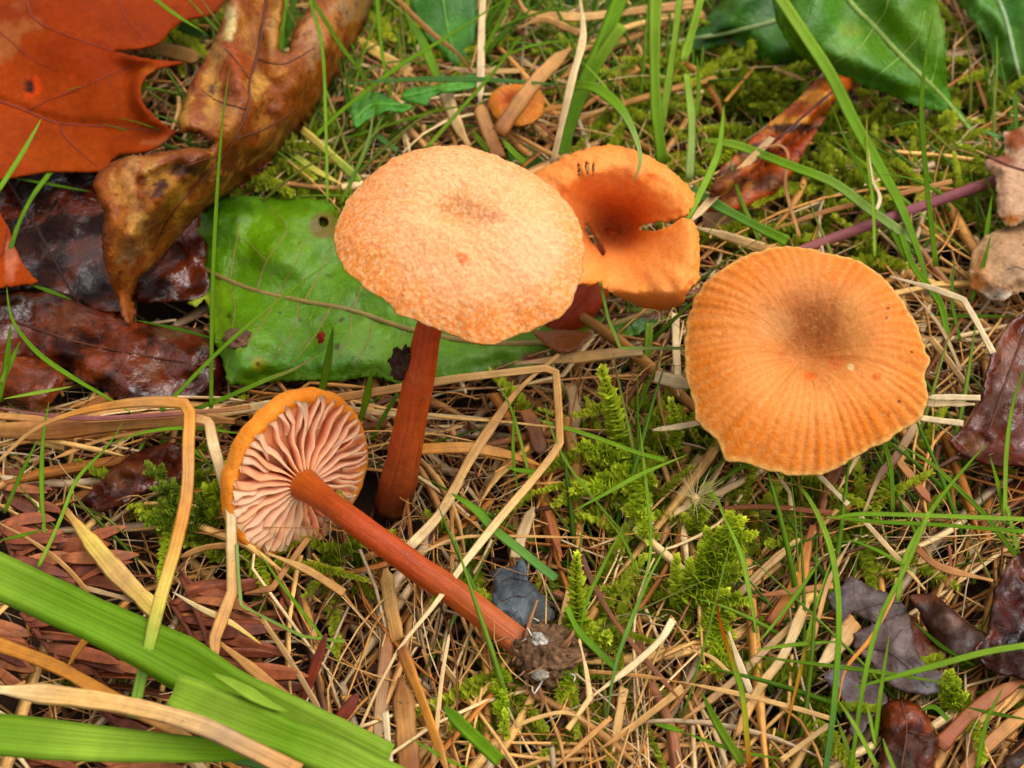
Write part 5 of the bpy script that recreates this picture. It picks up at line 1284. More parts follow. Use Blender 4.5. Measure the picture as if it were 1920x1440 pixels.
def spray(label, x0, y0, x1, y1, nx, ny, L_px, n, h=0.75, both=False, sc=1.0):
    COUNT[0] += 1
    rg = np.random.default_rng(COUNT[0] + 500)
    A = spline(P(np.array([x0, (x0 + x1) / 2 + 4, x1], float), np.array([y0, (y0 + y1) / 2, y1], float), np.array([h, h + .08, h])), 24)
    r = empty('needle_spray', A[0], label, 'dry needles', 'dry conifer sprays')
    tube_obj('stalk', A, 0.035, c(120, 62, 40), M['needle'], r, A[0])
    for k in range(n):
        i = int((k + 0.5) / n * 23)
        sg = -1 if (both and k % 2) else 1
        px, py = pix(A[i])
        q = P(float(px) + sg * nx, float(py) + ny + rg.normal(0, 5), h) - A[i]
        ang = math.atan2(q[1], q[0]) + rg.normal(0, 0.20)
        Ln = L_px * px2cm(A[i]) * rg.uniform(0.75, 1.3)
        o = bpy.data.objects.new('needle', NEEDLES[rg.integers(0, 10)])
        if not o.data.materials: o.data.materials.append(M['needle'])
        COL.objects.link(o); o.parent = r
        o.location = Vector((A[i] - A[0] + np.array([0, 0, rg.uniform(-.08, .12)])) * U)
        o.rotation_euler = (rg.normal(0, .5), rg.normal(0.03, .12), ang)
        o.scale = (Ln, sc * rg.uniform(1.1, 1.9), sc * .7)
spray('dry reddish conifer spray right of the bent blade, under its folded straw', 338, 1078, 420, 1290, 40, 12, 150, 15)
spray('dry conifer spray showing behind the bent blade above the wide grass', 320, 1130, 380, 1240, 40, 10, 100, 9, .6)
spray('dry conifer spray at the picture edge above the wide grass blade', 2, 985, 40, 1110, 50, 6, 130, 10)
spray('dry conifer spray between the two-toned straw and the wide grass', 95, 1020, 150, 1110, 60, -6, 110, 9, .65)
spray('dry conifer spray just below the wide grass blade', 40, 1150, 120, 1262, 60, 14, 190, 9)
spray('dry conifer spray lower right along the wide grass blade', 130, 1200, 200, 1290, 60, 16, 130, 7, .7)
spray('dry conifer spray poking out at the edge under the wide grass', -30, 1170, 0, 1270, 50, 16, 80, 7, .65)
spray('dry conifer spray under the tan flat straw at the lower edge', 20, 1385, 80, 1470, 60, 16, 130, 8, .6)
spray('dry conifer spray in the bottom corner below the grass sheath', 150, 1400, 230, 1480, 60, 16, 130, 8, .6)
spray('dry conifer spray between the tan flat straw and the lower grass blade', 150, 1300, 240, 1370, 50, 22, 90, 7, .6)
spray('dry conifer spray at the picture edge left of the bent blade', -10, 880, 30, 990, 60, 20, 90, 8, .5)
def lone_needle(label, x0, y0, x1, y1, w, h0, h1):
    A = spline(P(np.array([x0, (x0 + x1) / 2, x1], float), np.array([y0, (y0 + y1) / 2 + 3, y1], float), np.array([h0, (h0 + h1) / 2, h1])), 14)
    u = np.linspace(0, 1, 14)
    V, F, uv = sweep(A, .5 * w * px2cm(A) * np.clip(np.sin(u * 2.9 + .15), .08, 1) ** .6, SEC_STRAW, .3)
    tag(put('dry_needle', new_mesh('dry_needle', V, F, colour_run([c(120, 48, 30), c(140, 60, 36), c(110, 44, 28)], 14, 8, 4), uv, True, A[0]), M['needle'], None, A[0]), label, 'dry needle', 'single dark needles')
lone_needle('upright dark red needle standing right of the conifer spray', 565, 1320, 612, 1188, 22, .7, 1.3)
lone_needle('second dark red needle lying just below the upright one', 625, 1360, 672, 1300, 26, .8, 1.0)
lone_needle('short dark needle above the upright red one', 528, 1120, 528, 1165, 12, .8, .8)
# ------------------------------------------------------------------ traced green blades
GRN = dict(g=c(134, 180, 40), d=c(104, 148, 32), b=c(116, 170, 84), l=c(166, 202, 66), y=c(196, 190, 70), p=c(186, 206, 120), k=c(58, 100, 34), s=c(210, 180, 120), o=c(196, 104, 38), r=c(170, 66, 30), t=c(206, 140, 60))
def G(label, pts, w, h=(0.9, 1.6), col='g', tip='s', **kw):
    strand('grass_blade', label, 'grass blade', 'green grass blades', pts, w, h, [GRN[q] for q in col], M['blade'], SEC_BLADE, tip, **kw)
# top left
G('thin upright blade standing alone in front of the curled brown leaf', [(430, 128), (415, 250), (402, 450), (397, 610), (396, 778)], 8, (4.0, 1.0), 'gg')
G('short blade lying over the lower left of the smooth oak leaf', [(78, 222), (40, 290), (-5, 360)], 10, (2.2, 1.9), 'lg')
G('short curved blade over the dark wet leaf below the oak leaf', [(95, 322), (60, 370), (35, 420), (20, 466)], 10, (1.2, 1.4), 'gd', 'n')
G('thin blade crossing the top lobe of the oak leaf', [(280, -10), (330, 28), (385, 62)], 7, (2.5, 2.2), 'g', 'e')
G('hair-thin blade hanging down from the top over the curled leaf lobes', [(578, -10), (604, 90), (611, 240), (614, 382)], 6, (3.2, 1.4), 'gl', 'n')
G('thin blade slanting across the right lobe of the curled leaf', [(578, -12), (612, 42), (642, 90), (705, 170)], 8, (3.2, 1.6), 'lg', 'e')
G('tiny green tip in the notch of the oak leaf', [(286, 150), (275, 157), (262, 168)], 8, (1.8, 1.7), 'g')
G('broad blue-green blade stub between oak leaf and curled leaf', [(336, 45), (360, 56), (382, 76)], 24, (1.1, 0.9), 'b', 'n')
G('upright blade between the two lobes of the curled leaf, left one', [(538, -12), (530, 40), (527, 100)], 12, (1.5, 1.1), 'g', 'n')
G('upright blade between the two lobes of the curled leaf, right one', [(556, -12), (545, 30), (535, 90)], 12, (1.4, 1.0), 'd', 'n')
G('dim long blade running under the dark wet leaf edge', [(15, 332), (90, 345), (172, 360)], 6, (1.15, 1.15), 'd', 'b')
# top middle
G('long thin blade slanting from the top down to the curled leaf', [(955, -6), (840, 68), (740, 130), (640, 208), (585, 262)], 9, (2.4, 1.1), 'gg')
G('blue-green blade running level above the tiny mushroom', [(1062, 160), (960, 152), (860, 148), (740, 150), (638, 160)], 10, (1.8, 1.6), 'bb', 'b')
G('thin blade slanting down to the top of the peach cap', [(980, 64), (930, 130), (870, 198), (798, 280)], 8, (2.5, 1.2), 'gl')
G('broad green blade standing right of the tiny mushroom', [(1172, -30), (1130, 80), (1090, 170), (1066, 235), (1050, 300)], 30, (2.5, 0.8), 'gd', 'n')
G('broad light blade with a cut square top right of the tiny mushroom', [(1167, 47), (1123, 112), (1085, 190)], 27, (2.2, 1.3), 'lg', 'n')
G('arching blade whose tip hooks down over the funnel cap', [(1187, 342), (1201, 302), (1190, 253), (1160, 200), (1115, 165), (1072, 160)], 24, (2.95, 3.2, 3.0, 2.2, 1.6), 'pgg', taper=0.6)
G('broad upright pale blade rising from the funnel cap top', [(1229, -20), (1227, 90), (1230, 200), (1242, 305)], 23, (2.6, 1.0), 'lg', 'n')
G('narrow light blade leaning right, next to the broad pale one', [(1276, -20), (1260, 110), (1238, 250)], 14, (2.6, 1.2), 'l', 'n')
G('thin bowed blade above the hooked blade', [(1090, 113), (1133, 160), (1166, 208)], 5, (1.9, 1.6), 'l')
G('short broad lance-shaped blade left of the pale upright straw', [(768, 38), (790, 75), (812, 125), (828, 165)], 38, (1.6, 0.9), 'dg', 'b', taper=0.8)
G('thin bowed blade passing level above the hooked blade', [(1104, 72), (1010, 83), (950, 103), (905, 130)], 7, (1.7, 1.2), 'g', 'b')
G('pale hair-thin blade by the small hairy leaf', [(702, 198), (690, 265), (662, 333), (638, 385)], 7, (2.2, 1.0), 'pg')
G('blade falling steeply from the top above the hairy leaf', [(962, -12), (927, 58), (905, 102)], 9, (2.2, 1.5), 'g', 'n')
G('fine upright blade left of the lance-shaped one', [(706, -10), (716, 95), (732, 178)], 7, (2.2, 1.3), 'g', 'n')
G('short stubby blade emerging behind the peach cap', [(884, 242), (898, 262), (916, 284)], 11, (1.6, 1.0), 'l')
G('fine dark blade under the hairy leaves going to the peach cap', [(700, 250), (745, 282)], 10, (0.9, 0.8), 'b', 'n')
G('small blade behind the peach cap near the rounded leaf', [(938, 256), (962, 285), (985, 305)], 12, (1.3, 0.9), 'lg')
G('thin blade crossing low from the small hairy leaf', [(912, 193), (860, 200), (800, 213), (640, 262)], 5, (1.4, 0.9), 'g')
# top right
G('longest blade, slanting from the top over the shiny leaf to the ribbed cap', [(1748, 560), (1723, 477), (1687, 383), (1647, 310), (1600, 227), (1557, 140), (1510, 67), (1455, -15)], 25, (1.0, 1.3, 2.2, 3.0), 'dggl', 's', taper=0.5)
G('arching blade crossing below the rolled leaf', [(1313, 262), (1350, 266), (1397, 278), (1480, 310), (1563, 343), (1630, 393), (1718, 455)], 19, (1.2, 1.7, 1.9, 1.5, 0.9), 'lgp', 's', taper=0.15)
G('flat blade between funnel cap and ribbed cap', [(1295, 355), (1340, 382), (1400, 415), (1475, 452)], 20, (1.4, 1.5), 'bg', 'n')
G('slender upright blade in front of the largest shiny leaf', [(1752, 18), (1737, 100), (1728, 205), (1737, 333), (1755, 500)], 9, (3.4, 1.0), 'gg')
G('thin blade parallel below the longest one, pointed top', [(1557, 192), (1590, 273), (1633, 353), (1700, 490)], 7, (2.2, 0.9), 'g')
G('thin upright blade with whitish top over the purple stalk', [(1625, 216), (1627, 300), (1637, 383), (1640, 480)], 7, (2.2, 1.4), 'ygl')
G('blade leaning left at the funnel cap notch', [(1358, 196), (1347, 283), (1313, 362), (1288, 410)], 14, (2.3, 2.6), 'gl')
G('pale stub with cut top behind the funnel cap', [(1287, 138), (1297, 233), (1293, 335)], 17, (2.0, 1.1), 'lp', 'n')
G('fine pointed blade beside the pale cut stub', [(1307, 106), (1310, 167), (1303, 222)], 8, (2.1, 1.5), 'g')
G('thin pointed blade over the scrap below the rolled leaf', [(1368, 292), (1383, 357), (1425, 455)], 7, (1.7, 1.0), 'l')
G('light blade in the top edge left of the dark green leaf', [(1316, -12), (1297, 60), (1280, 115)], 17, (2.6, 2.0), 'l', 'n')
G('small green blade beside the hanging tan leaf', [(1842, 244), (1868, 255), (1898, 272)], 11, (1.5, 1.2), 'b')
G('short upright blade under the corner leaf', [(1902, 175), (1906, 250)], 10, (1.2, 0.9), 'd', 'n')
G('short upright blade left of the hanging tan leaf', [(1860, 366), (1852, 420), (1842, 485)], 9, (1.5, 0.9), 'g')
G('fine long blade running from the rolled leaf toward the tan leaf', [(1540, 247), (1613, 300), (1680, 360), (1747, 417), (1822, 480)], 6, (1.1, 1.1), 'gl', 'b')
G('dull broad blade under the purple stalk', [(1658, 424), (1700, 455), (1750, 500)], 25, (0.8, 0.7), 'd', 'b')
G('upright green blade right of the ribbed cap, leaning to it', [(1690, 440), (1713, 500), (1763, 570), (1778, 650)], 12, (1.4, 0.8), 'g', 'n')
G('fine blade left of the rounded tan leaf', [(1858, 440), (1840, 510), (1820, 566)], 8, (1.7, 0.9), 'g')
G('second fine blade between ribbed cap and rounded tan leaf', [(1790, 480), (1785, 560), (1800, 640)], 7, (1.2, 0.8), 'd')
G('low level blade right of the ribbed cap', [(1730, 590), (1800, 592), (1905, 594)], 8, (0.9, 0.9), 'd', 'b')
# left middle
G('long curved blade across the wet leaves on the left', [(12, 536), (20, 590), (42, 630), (83, 672), (143, 712), (207, 749), (252, 778)], 10, (1.7, 1.3), 'gg', 'b')
G('thin straight blade over the small wet lobe', [(5, 748), (67, 737), (135, 725)], 8, (1.4, 1.4), 'l', 'b')
G('upright blade at the picture edge beside the wet leaves', [(20, 606), (12, 680), (-2, 752)], 14, (2.0, 1.1), 'g')
G('short side blade of the upright one at the picture edge', [(38, 640), (22, 675), (2, 720)], 10, (1.8, 1.3), 'gl')
G('dark thin blade under the hanging tip of the curled leaf', [(253, 600), (333, 617), (416, 639)], 7, (1.3, 1.2), 'd', 'b')
G('dark thin blade at the left end of the broad wet leaf', [(52, 532), (90, 545), (135, 562)], 8, (1.2, 1.1), 'd', 'b')
G('long thin blade slanting across the holed green leaf to the peach cap', [(627, 486), (533, 554), (433, 638), (367, 702), (297, 775)], 9, (2.6, 1.2), 'lgg')
G('blade with a dry pale tip along the lower edge of the holed leaf', [(600, 666), (545, 695), (500, 712), (427, 744), (365, 768)], 10, (1.7, 1.0), 'sgd')
G('short upright blade in front of the holed leaf above the fallen cap', [(625, 612), (615, 680), (600, 748)], 15, (2.3, 1.2), 'dg')
G('blade curving down left of the bent orange straw', [(232, 790), (200, 838), (145, 898), (117, 965), (95, 1015), (72, 1062)], 8, (1.6, 1.1), 'gl')
G('bowed blade from the bent straw to the fallen cap', [(205, 832), (283, 808), (367, 803), (458, 814)], 8, (1.4, 1.2), 'g', 'b')
G('thin blade falling away at the left picture edge', [(72, 822), (40, 888), (8, 962)], 8, (1.4, 0.9), 'gd')
G('thin upright blade beside the falling one at the left', [(92, 752), (80, 830), (79, 940), (90, 1040)], 9, (1.6, 0.9), 'g', 'b')
G('tiny blade right of the bent straw', [(362, 842), (402, 880)], 6, (1.2, 1.0), 'g', 'n')
G('thin blade from the left edge over the needle spray', [(-5, 1014), (40, 1004), (85, 992)], 7, (1.2, 1.2), 'g', 'b')
# middle
G('thin blade under the bent straw in the centre', [(927, 709), (957, 763), (977, 830), (992, 890)], 6, (1.4, 1.0), 'l')
G('upright thin blade crossing the centre straws', [(965, 756), (962, 847), (972, 930)], 7, (1.6, 0.9), 'g', 'b')
G('long fine blade running down past the moss from the bent straw', [(1022, 752), (1030, 797), (1060, 863), (1107, 927), (1180, 1012)], 6, (1.6, 1.2), 'l', 'b')
G('blade running right over the moss shoots', [(1006, 786), (1107, 817), (1190, 847), (1246, 863)], 9, (1.4, 1.6), 'lg', 's', taper=.2)
G('blade rising right across the moss shoots', [(1290, 852), (1207, 887), (1140, 923), (1068, 962)], 9, (1.7, 1.4), 'lg', 'b')
G('flat blade right of the fallen stem, running down to the grey scrap', [(845, 924), (893, 957), (927, 993), (973, 1030), (1042, 1085)], 17, (1.3, 1.3), 'gb', 's', taper=.25)
G('flat blade continuing past the soil clump', [(1063, 1138), (1083, 1180), (1118, 1218), (1160, 1258)], 12, (1.2, 0.9), 'gd', 'n')
G('small pointed blade behind the right rim of the fallen cap', [(698, 688), (685, 755), (671, 803)], 14, (1.8, 0.9), 'g', 'b')
G('thin dark blade between the fallen cap and the tall stem', [(746, 738), (723, 775), (696, 826)], 7, (1.2, 0.8), 'd', 'n')
G('sharply bent hair-thin blade below the funnel cap', [(1125, 528), (1140, 597), (1163, 653), (1282, 653)], 6, (2.6, 1.4), 'lp', 'n', kink=True)
G('fine upright blade left of the seed fluff', [(1199, 795), (1213, 920), (1222, 1010)], 6, (1.7, 1.2), 'l')
G('pale green upright stem below the funnel cap', [(1217, 605), (1215, 660), (1213, 715)], 15, (1.0, 0.6), 'l', 'n')
G('tiny blade stub in the centre straws', [(949, 876), (975, 882), (1005, 884)], 9, (1.2, 1.2), 'g')
# right middle
G('tall blade over the shiny wet leaf at the right edge', [(1925, 682), (1900, 755), (1887, 847), (1884, 965)], 10, (2.3, 1.0), 'gl')
G('long blade crossing down from the shiny wet leaf to the torn leaf', [(1853, 829), (1800, 888), (1743, 962), (1697, 1047), (1683, 1128)], 9, (2.0, 1.0), 'gl')
G('blade crossing it the other way toward the right edge', [(1683, 831), (1747, 870), (1787, 907), (1843, 962), (1904, 1040)], 9, (1.6, 1.1), 'lg')
G('thin upright blade below the ribbed cap rim', [(1652, 810), (1670, 880), (1674, 958)], 8, (1.5, 0.9), 'g', 'n')
G('long level blade reaching the right picture edge, upper one', [(1545, 974), (1613, 964), (1747, 967), (1930, 974)], 9, (1.5, 1.8), 'gl', 's', taper=.2)
G('long level blade reaching the right picture edge, lower one', [(1540, 966), (1640, 978), (1760, 984), (1930, 998)], 8, (1.3, 1.6), 'gg', 's', taper=.2)
G('very long blade curving down from under the ribbed cap to the bottom', [(1466, 878), (1513, 930), (1548, 1000), (1567, 1077), (1573, 1177), (1563, 1327), (1546, 1455)], 11, (1.4, 2.2, 2.2, 1.2), 'llgb', 's', taper=.3)
G('fine pointed blade at the right below the shiny wet leaf', [(1856, 856), (1870, 905), (1882, 965)], 9, (1.6, 0.9), 'g')
G('bowed blade under the lower rim of the ribbed cap', [(1437, 873), (1390, 877), (1345, 908)], 8, (1.2, 1.2), 'g', 'b')
G('fine blade left of the seed fluff, leaning down', [(1318, 900), (1340, 930), (1358, 965)], 7, (1.4, 1.2), 'l')
# bottom left
G('widest green blade sweeping in from the left picture edge', [(-60, 1058), (0, 1082), (145, 1148), (300, 1222), (450, 1302), (600, 1380), (720, 1440)], 92, (2.4, 1.9, 1.5, 1.2), 'lgggll', 'n', roll=0.1)
G('pale green folded sheath with a cut end beside the widest blade', [(322, 1298), (420, 1338), (540, 1385), (640, 1425), (760, 1490)], 78, (2.0, 1.7), 'llgll', 'n', roll=0.1)
G('light green strip lying on the folded sheath', [(398, 1262), (440, 1284), (500, 1318), (540, 1335)], 24, (2.2, 2.0), 'll', 'b', roll=0.2)
G('broad flat green blade at the bottom left, lowest one', [(-60, 1374), (0, 1378), (150, 1392), (300, 1402), (450, 1408), (620, 1398)], 74, (1.9, 1.4), 'glgg', 'e', roll=0.3, taper=.8)
G('thin blade running from the fallen cap down to the upright needle', [(480, 1028), (533, 1103), (600, 1190), (645, 1252)], 7, (1.3, 1.0), 'g', 'b')
G('sharply bent fine blade right of the folded straw', [(444, 1020), (447, 1075), (452, 1135), (500, 1160), (567, 1193), (645, 1203)], 6, (1.3, 1.1), 'pl', 'n', kink=True)
G('small green blade tip at the bottom edge', [(418, 1430), (460, 1428), (500, 1440)], 16, (1.2, 1.2), 'b', 's')
G('thin blade bit at the bottom beside the spotted straw', [(770, 1385), (805, 1405), (850, 1430), (890, 1445)], 7, (1.2, 1.2), 'g', 'b')
# bottom middle
G('broad short blade with a pointed top at the bottom centre', [(832, 1324), (873, 1367), (900, 1392), (938, 1428)], 26, (1.8, 1.1), 'dgg', 's', taper=.2)
G('curved fine blade above the bud-like moss shoot', [(1169, 985), (1123, 1077), (1097, 1137), (1089, 1196)], 8, (1.9, 1.0), 'lg', 'b')
G('slanting fine blade right of the soil clump', [(1257, 1013), (1220, 1077), (1180, 1173), (1153, 1253), (1138, 1352)], 9, (1.9, 1.0), 'lb', 'b')
G('fine blade crossing left of the broad triangular moss', [(1128, 958), (1173, 1020), (1205, 1102)], 6, (1.4, 1.1), 'g', 'b')
G('hair-thin blade beside it running down', [(1220, 958), (1219, 1040), (1200, 1125)], 6, (1.4, 1.1), 'l', 'b')
G('level green blade scrap at the bottom under the bent pale straw', [(1226, 1357), (1256, 1364), (1285, 1374)], 12, (1.2, 1.2), 'g', 'b')
# bottom right
G('fine blade crossing the broad triangular moss', [(1348, 950), (1387, 1033), (1403, 1100), (1421, 1202)], 10, (2.0, 1.1), 'l', 'b')
G('dying blade, red-tipped and orange with a green middle', [(1341, 1118), (1353, 1177), (1377, 1253), (1393, 1310), (1405, 1440)], 11, (2.2, 1.2), 'rogyo')
G('short broad blade with a pointed top right of the bent pale straw', [(1316, 1298), (1343, 1353), (1392, 1432)], 17, (1.8, 1.1), 'gl')
G('bowed blade crossing the larger torn leaf to the right edge', [(1930, 1209), (1847, 1223), (1747, 1250), (1663, 1273), (1592, 1292)], 12, (1.9, 1.3), 'lg', 'e')
G('thin blade lying nearly level under the bowed one', [(1409, 1229), (1513, 1243), (1647, 1260), (1805, 1286)], 9, (1.3, 1.5), 'gl', 'b')
G('thin upright blade before the larger torn leaf', [(1668, 1188), (1652, 1290), (1640, 1395)], 9, (2.2, 1.2), 'lg')
G('long fine blade rising through the torn leaves', [(1742, 960), (1700, 1060), (1650, 1160), (1620, 1277), (1596, 1440)], 9, (2.4, 1.1), 'lg', 'n')
G('blade slanting left from the very long one to the moss', [(1548, 1035), (1513, 1087), (1467, 1150), (1418, 1210)], 9, (1.5, 1.1), 'gl', 'b')
G('green blade turning brown at its foot, left of the very long one', [(1558, 1052), (1523, 1160), (1500, 1260), (1478, 1350), (1466, 1412)], 9, (1.6, 1.0), 'lgtt', 'b')
G('fine blade over the torn leaf tip', [(1586, 1009), (1647, 1033), (1722, 1078)], 7, (1.4, 1.2), 'g', 'b')
G('bright blade leaning right at the bottom near the rusty leaf', [(1572, 1313), (1607, 1368), (1645, 1440)], 10, (1.8, 1.1), 'l')
G('thin blade right of the very long one at the bottom', [(1568, 1345), (1588, 1400), (1600, 1445)], 8, (1.4, 1.0), 'l')
G('upright bowed blade near the bottom right corner', [(1884, 1282), (1850, 1353), (1832, 1445)], 9, (1.9, 1.1), 'lg')
G('fine level blade along the bottom below the moss', [(1275, 1371), (1380, 1407), (1470, 1424)], 9, (1.2, 1.2), 'g', 'b')
G('fine dark blade under the folded glossy leaf', [(1712, 1164), (1763, 1210), (1830, 1250)], 8, (1.3, 1.4), 'd', 'b')
G('small green arc above the moss tuft at the right', [(1726, 1332), (1752, 1326), (1778, 1350)], 10, (1.4, 1.4), 'd', 's')
G('level blade left of the very long one', [(1412, 1219), (1497, 1208), (1582, 1202)], 8, (1.4, 1.4), 'lg', 'b')
G('short upright blade over the rusty leaf', [(1624, 1315), (1633, 1355), (1642, 1400)], 8, (1.6, 1.2), 'l')
G('lowest short blade over the rusty leaf', [(1655, 1384), (1664, 1412), (1680, 1450)], 9, (1.7, 1.2), 'l')
G('faint blade beside the moss tuft reaching the right edge', [(1808, 1325), (1860, 1337), (1930, 1350)], 8, (1.1, 1.1), 'd', 'b')
G('short bright blade at the right near the dark crumpled leaf', [(1888, 950), (1897, 985), (1908, 1030)], 8, (1.6, 1.2), 'l', 'n')

# ------------------------------------------------------------------ traced dead straws
SC_ = dict(s=c(206, 164, 104), p=c(222, 194, 144), t=c(184, 134, 78), b=c(142, 88, 48), k=c(96, 60, 40), o=c(204, 136, 62), r=c(142, 78, 48), w=c(216, 192, 148), q=c(170, 140, 100), y=c(216, 186, 96), m=c(140, 84, 78), g=c(130, 170, 56))
def S(label, pts, w, h=(1.0, 1.0), col='s', tip='n', **kw):
    strand('straw', label, 'straw', 'dead grass straws', pts, w, h, [SC_[q] for q in col], M['straw'], SEC_STRAW, tip, **kw)
S('bent blade going from orange straw to yellow and green, standing in an arch', [(-10, 872), (60, 808), (140, 774), (240, 756), (320, 754), (353, 766), (353, 830), (350, 925), (330, 1020), (300, 1125), (275, 1230), (248, 1345)], 24, (1.6, 2.4, 2.6, 2.2, 1.2), 'stototoygg', roll=0.15)
S('thick brown straw lying level under the arched blade', [(-20, 806), (80, 808), (170, 800), (300, 787), (385, 786), (440, 790)], 30, (1.1, 1.1), 'tbtt')
S('second brown straw lying level just above the thick one', [(-20, 778), (120, 788), (240, 785), (330, 782)], 14, (1.15, 1.2), 'tb')
S('purple-red thin stem lying on the level straws', [(-20, 762), (60, 775), (150, 784), (250, 781), (400, 770), (470, 762)], 9, (1.35, 1.3), 'mmmt')
S('pale split straw running from the level straws to the fallen cap', [(380, 783), (430, 772), (500, 760), (580, 748)], 18, (1.1, 1.2), 'spq')
S('long straw bent twice that frames the centre and passes under the fallen stem', [(480, 775), (560, 762), (640, 745), (753, 727), (853, 710), (940, 700), (1042, 688), (1048, 780), (1050, 835), (1005, 893), (940, 968), (873, 1052), (818, 1130), (750, 1212), (707, 1293), (664, 1390)], 15, (1.2, 1.5, 1.5, 1.3, .95), 'stsstspps', kink=True)
S('broad straw slanting under the bent frame straw', [(1048, 664), (973, 730), (923, 797), (880, 863), (827, 960), (768, 1025)], 20, (1.15, 1.0), 'stsp')
S('level pale straw right of the tall stem', [(640, 765), (720, 775), (797, 780), (907, 787), (960, 798)], 11, (1.0, 1.0), 'spq')
S('curly orange dead blade right of the tall stem', [(782, 842), (873, 839), (940, 850), (985, 862), (1018, 874)], 22, (1.1, 1.0), 'oto', 'e', roll=.4)
S('thick dull grey stalk lying under the funnel cap', [(965, 682), (1073, 671), (1140, 664), (1205, 658)], 24, (1.0, 1.0), 'qsq')
S('white straw with a sharp bend right of the ribbed cap', [(1668, 518), (1747, 540), (1807, 562), (1833, 607), (1862, 662)], 12, (1.5, 1.7, 1.5), 'ww', kink=True)
S('pale double straw level right of the ribbed cap, upper strand', [(1740, 745), (1790, 745), (1838, 746)], 12, (1.3, 1.3), 'w')
S('pale double straw level right of the ribbed cap, lower strand', [(1738, 757), (1790, 757), (1828, 758)], 11, (1.2, 1.2), 'p')
S('pale straw lower right behind the ribbed cap', [(1700, 780), (1750, 787), (1806, 794)], 13, (1.1, 1.1), 'pw')
S('flat white straw chip touching the left of the ribbed cap', [(1228, 706), (1270, 716), (1312, 727)], 24, (1.2, 1.2), 'w')
S('pale upright straw behind the white chip', [(1266, 588), (1268, 660), (1272, 742)], 17, (0.9, 0.9), 'p')
S('thin white straw poking out under the ribbed cap on the left', [(1224, 806), (1270, 800), (1320, 790)], 11, (1.3, 1.4), 'w')
S('thin brown straw curving right of the ribbed cap', [(1700, 535), (1763, 613), (1802, 695)], 8, (1.1, 1.0), 'q')
S('straw falling away behind the right rim of the ribbed cap', [(1745, 634), (1785, 685), (1822, 736)], 10, (1.1, 1.0), 'sq')
S('white straw sticking out under the lower rim of the ribbed cap', [(1520, 874), (1550, 906), (1590, 946)], 10, (1.2, 1.2), 'w')
S('thin kinked pale straw under the ribbed cap rim', [(1450, 878), (1480, 923), (1484, 956)], 7, (1.1, 1.0), 'p', kink=True)
S('thin straw slanting below the ribbed cap', [(1618, 832), (1600, 870), (1570, 922)], 9, (1.2, 1.0), 'ps')
S('grey-brown twig slanting below the ribbed cap', [(1722, 788), (1680, 857), (1650, 890), (1620, 960)], 17, (1.1, 1.0), 'qkq')
S('reddish flat strip leading right from the grey twig', [(1678, 855), (1712, 898), (1745, 942)], 20, (0.9, 0.9), 'tr')
S('brown pointed bract under the ribbed cap lower rim', [(1580, 850), (1562, 890), (1545, 935)], 24, (1.0, 0.9), 'kb', 'e')
# top
S('pale upright straw left of the tiny mushroom', [(905, -15), (902, 83), (900, 192)], 14, (1.9, 1.2), 'pw')
S('brown shredded sheath at the foot of the pale upright straw', [(900, 196), (912, 235), (934, 295)], 30, (1.1, 0.9), 'tb')
S('pale long straw falling from the top to the funnel cap', [(1086, -15), (1093, 67), (1072, 150), (1053, 233), (1036, 306)], 14, (2.0, 1.9, 1.4), 'ppq')
S('flat straw lying across the tiny orange cap', [(1070, 90), (1007, 150), (957, 217), (936, 250)], 25, (1.7, 1.75, 1.4), 'ttb')
S('thin brown straw falling from the top left of the pale upright one', [(738, -8), (807, 60), (857, 100), (884, 134)], 9, (1.5, 1.2), 'tb')
S('stout straw lying level along the top edge', [(970, -6), (990, 23), (1040, 30), (1095, 32), (1160, 24), (1300, 8)], 17, (1.3, 1.4), 'tst')
S('level straw behind the hairy leaves', [(828, 124), (887, 133), (975, 133)], 11, (1.1, 1.0), 'qs')
S('flat pale straw between the hairy leaf and the peach cap', [(834, 172), (857, 233), (880, 275)], 25, (1.1, 0.9), 'ps')
S('arched thin straw above the tiny mushroom', [(970, 54), (1000, 40), (1030, 38), (1085, 63)], 11, (1.2, 1.5), 'st')
S('orange straw stub right of the tiny cap', [(1012, 207), (1056, 199)], 11, (1.0, 1.0), 'o')
S('thin rusty straw below the tiny cap', [(998, 222), (1020, 240), (1040, 258)], 7, (1.0, 1.0), 'r')
S('yellowish broad straw under the right lobe of the curled leaf', [(668, 70), (723, 110), (768, 138)], 23, (0.9, 0.9), 'ys')
S('level brown straw behind the small hairy leaf', [(600, 190), (660, 180), (760, 134)], 9, (0.9, 0.9), 'bt')
S('tan flat straw in the gap between oak leaf and curled leaf', [(262, 88), (320, 96), (372, 110)], 24, (1.0, 1.0), 'st')
S('yellow straw running from the curled leaf toward the peach cap', [(566, 243), (610, 280), (645, 312), (676, 340)], 14, (1.2, 1.0), 'yg')
S('dull green-yellow straw just under the yellow one', [(530, 275), (590, 318), (640, 345)], 14, (0.9, 0.8), 'gy')
S('pale speckled straw slanting up toward the rolled leaf', [(1448, 258), (1380, 327), (1340, 367), (1294, 416)], 15, (1.7, 1.4), 'qsp')
S('straw leading from the funnel cap to the ribbed cap top', [(1304, 426), (1360, 442), (1432, 464)], 15, (1.2, 1.0), 'ps')
S('thin straw level above the purple stalk', [(1445, 432), (1547, 397), (1640, 375), (1785, 340)], 9, (1.0, 1.0), 'tbt')
S('curled thin brown stem on the rolled leaf', [(1430, 278), (1462, 272), (1478, 293), (1473, 350), (1499, 445)], 7, (1.9, 1.1), 'bt')
S('orange thin stem in the moss above the rolled leaf', [(1418, 122), (1390, 155), (1360, 190)], 7, (0.9, 0.9), 'o')
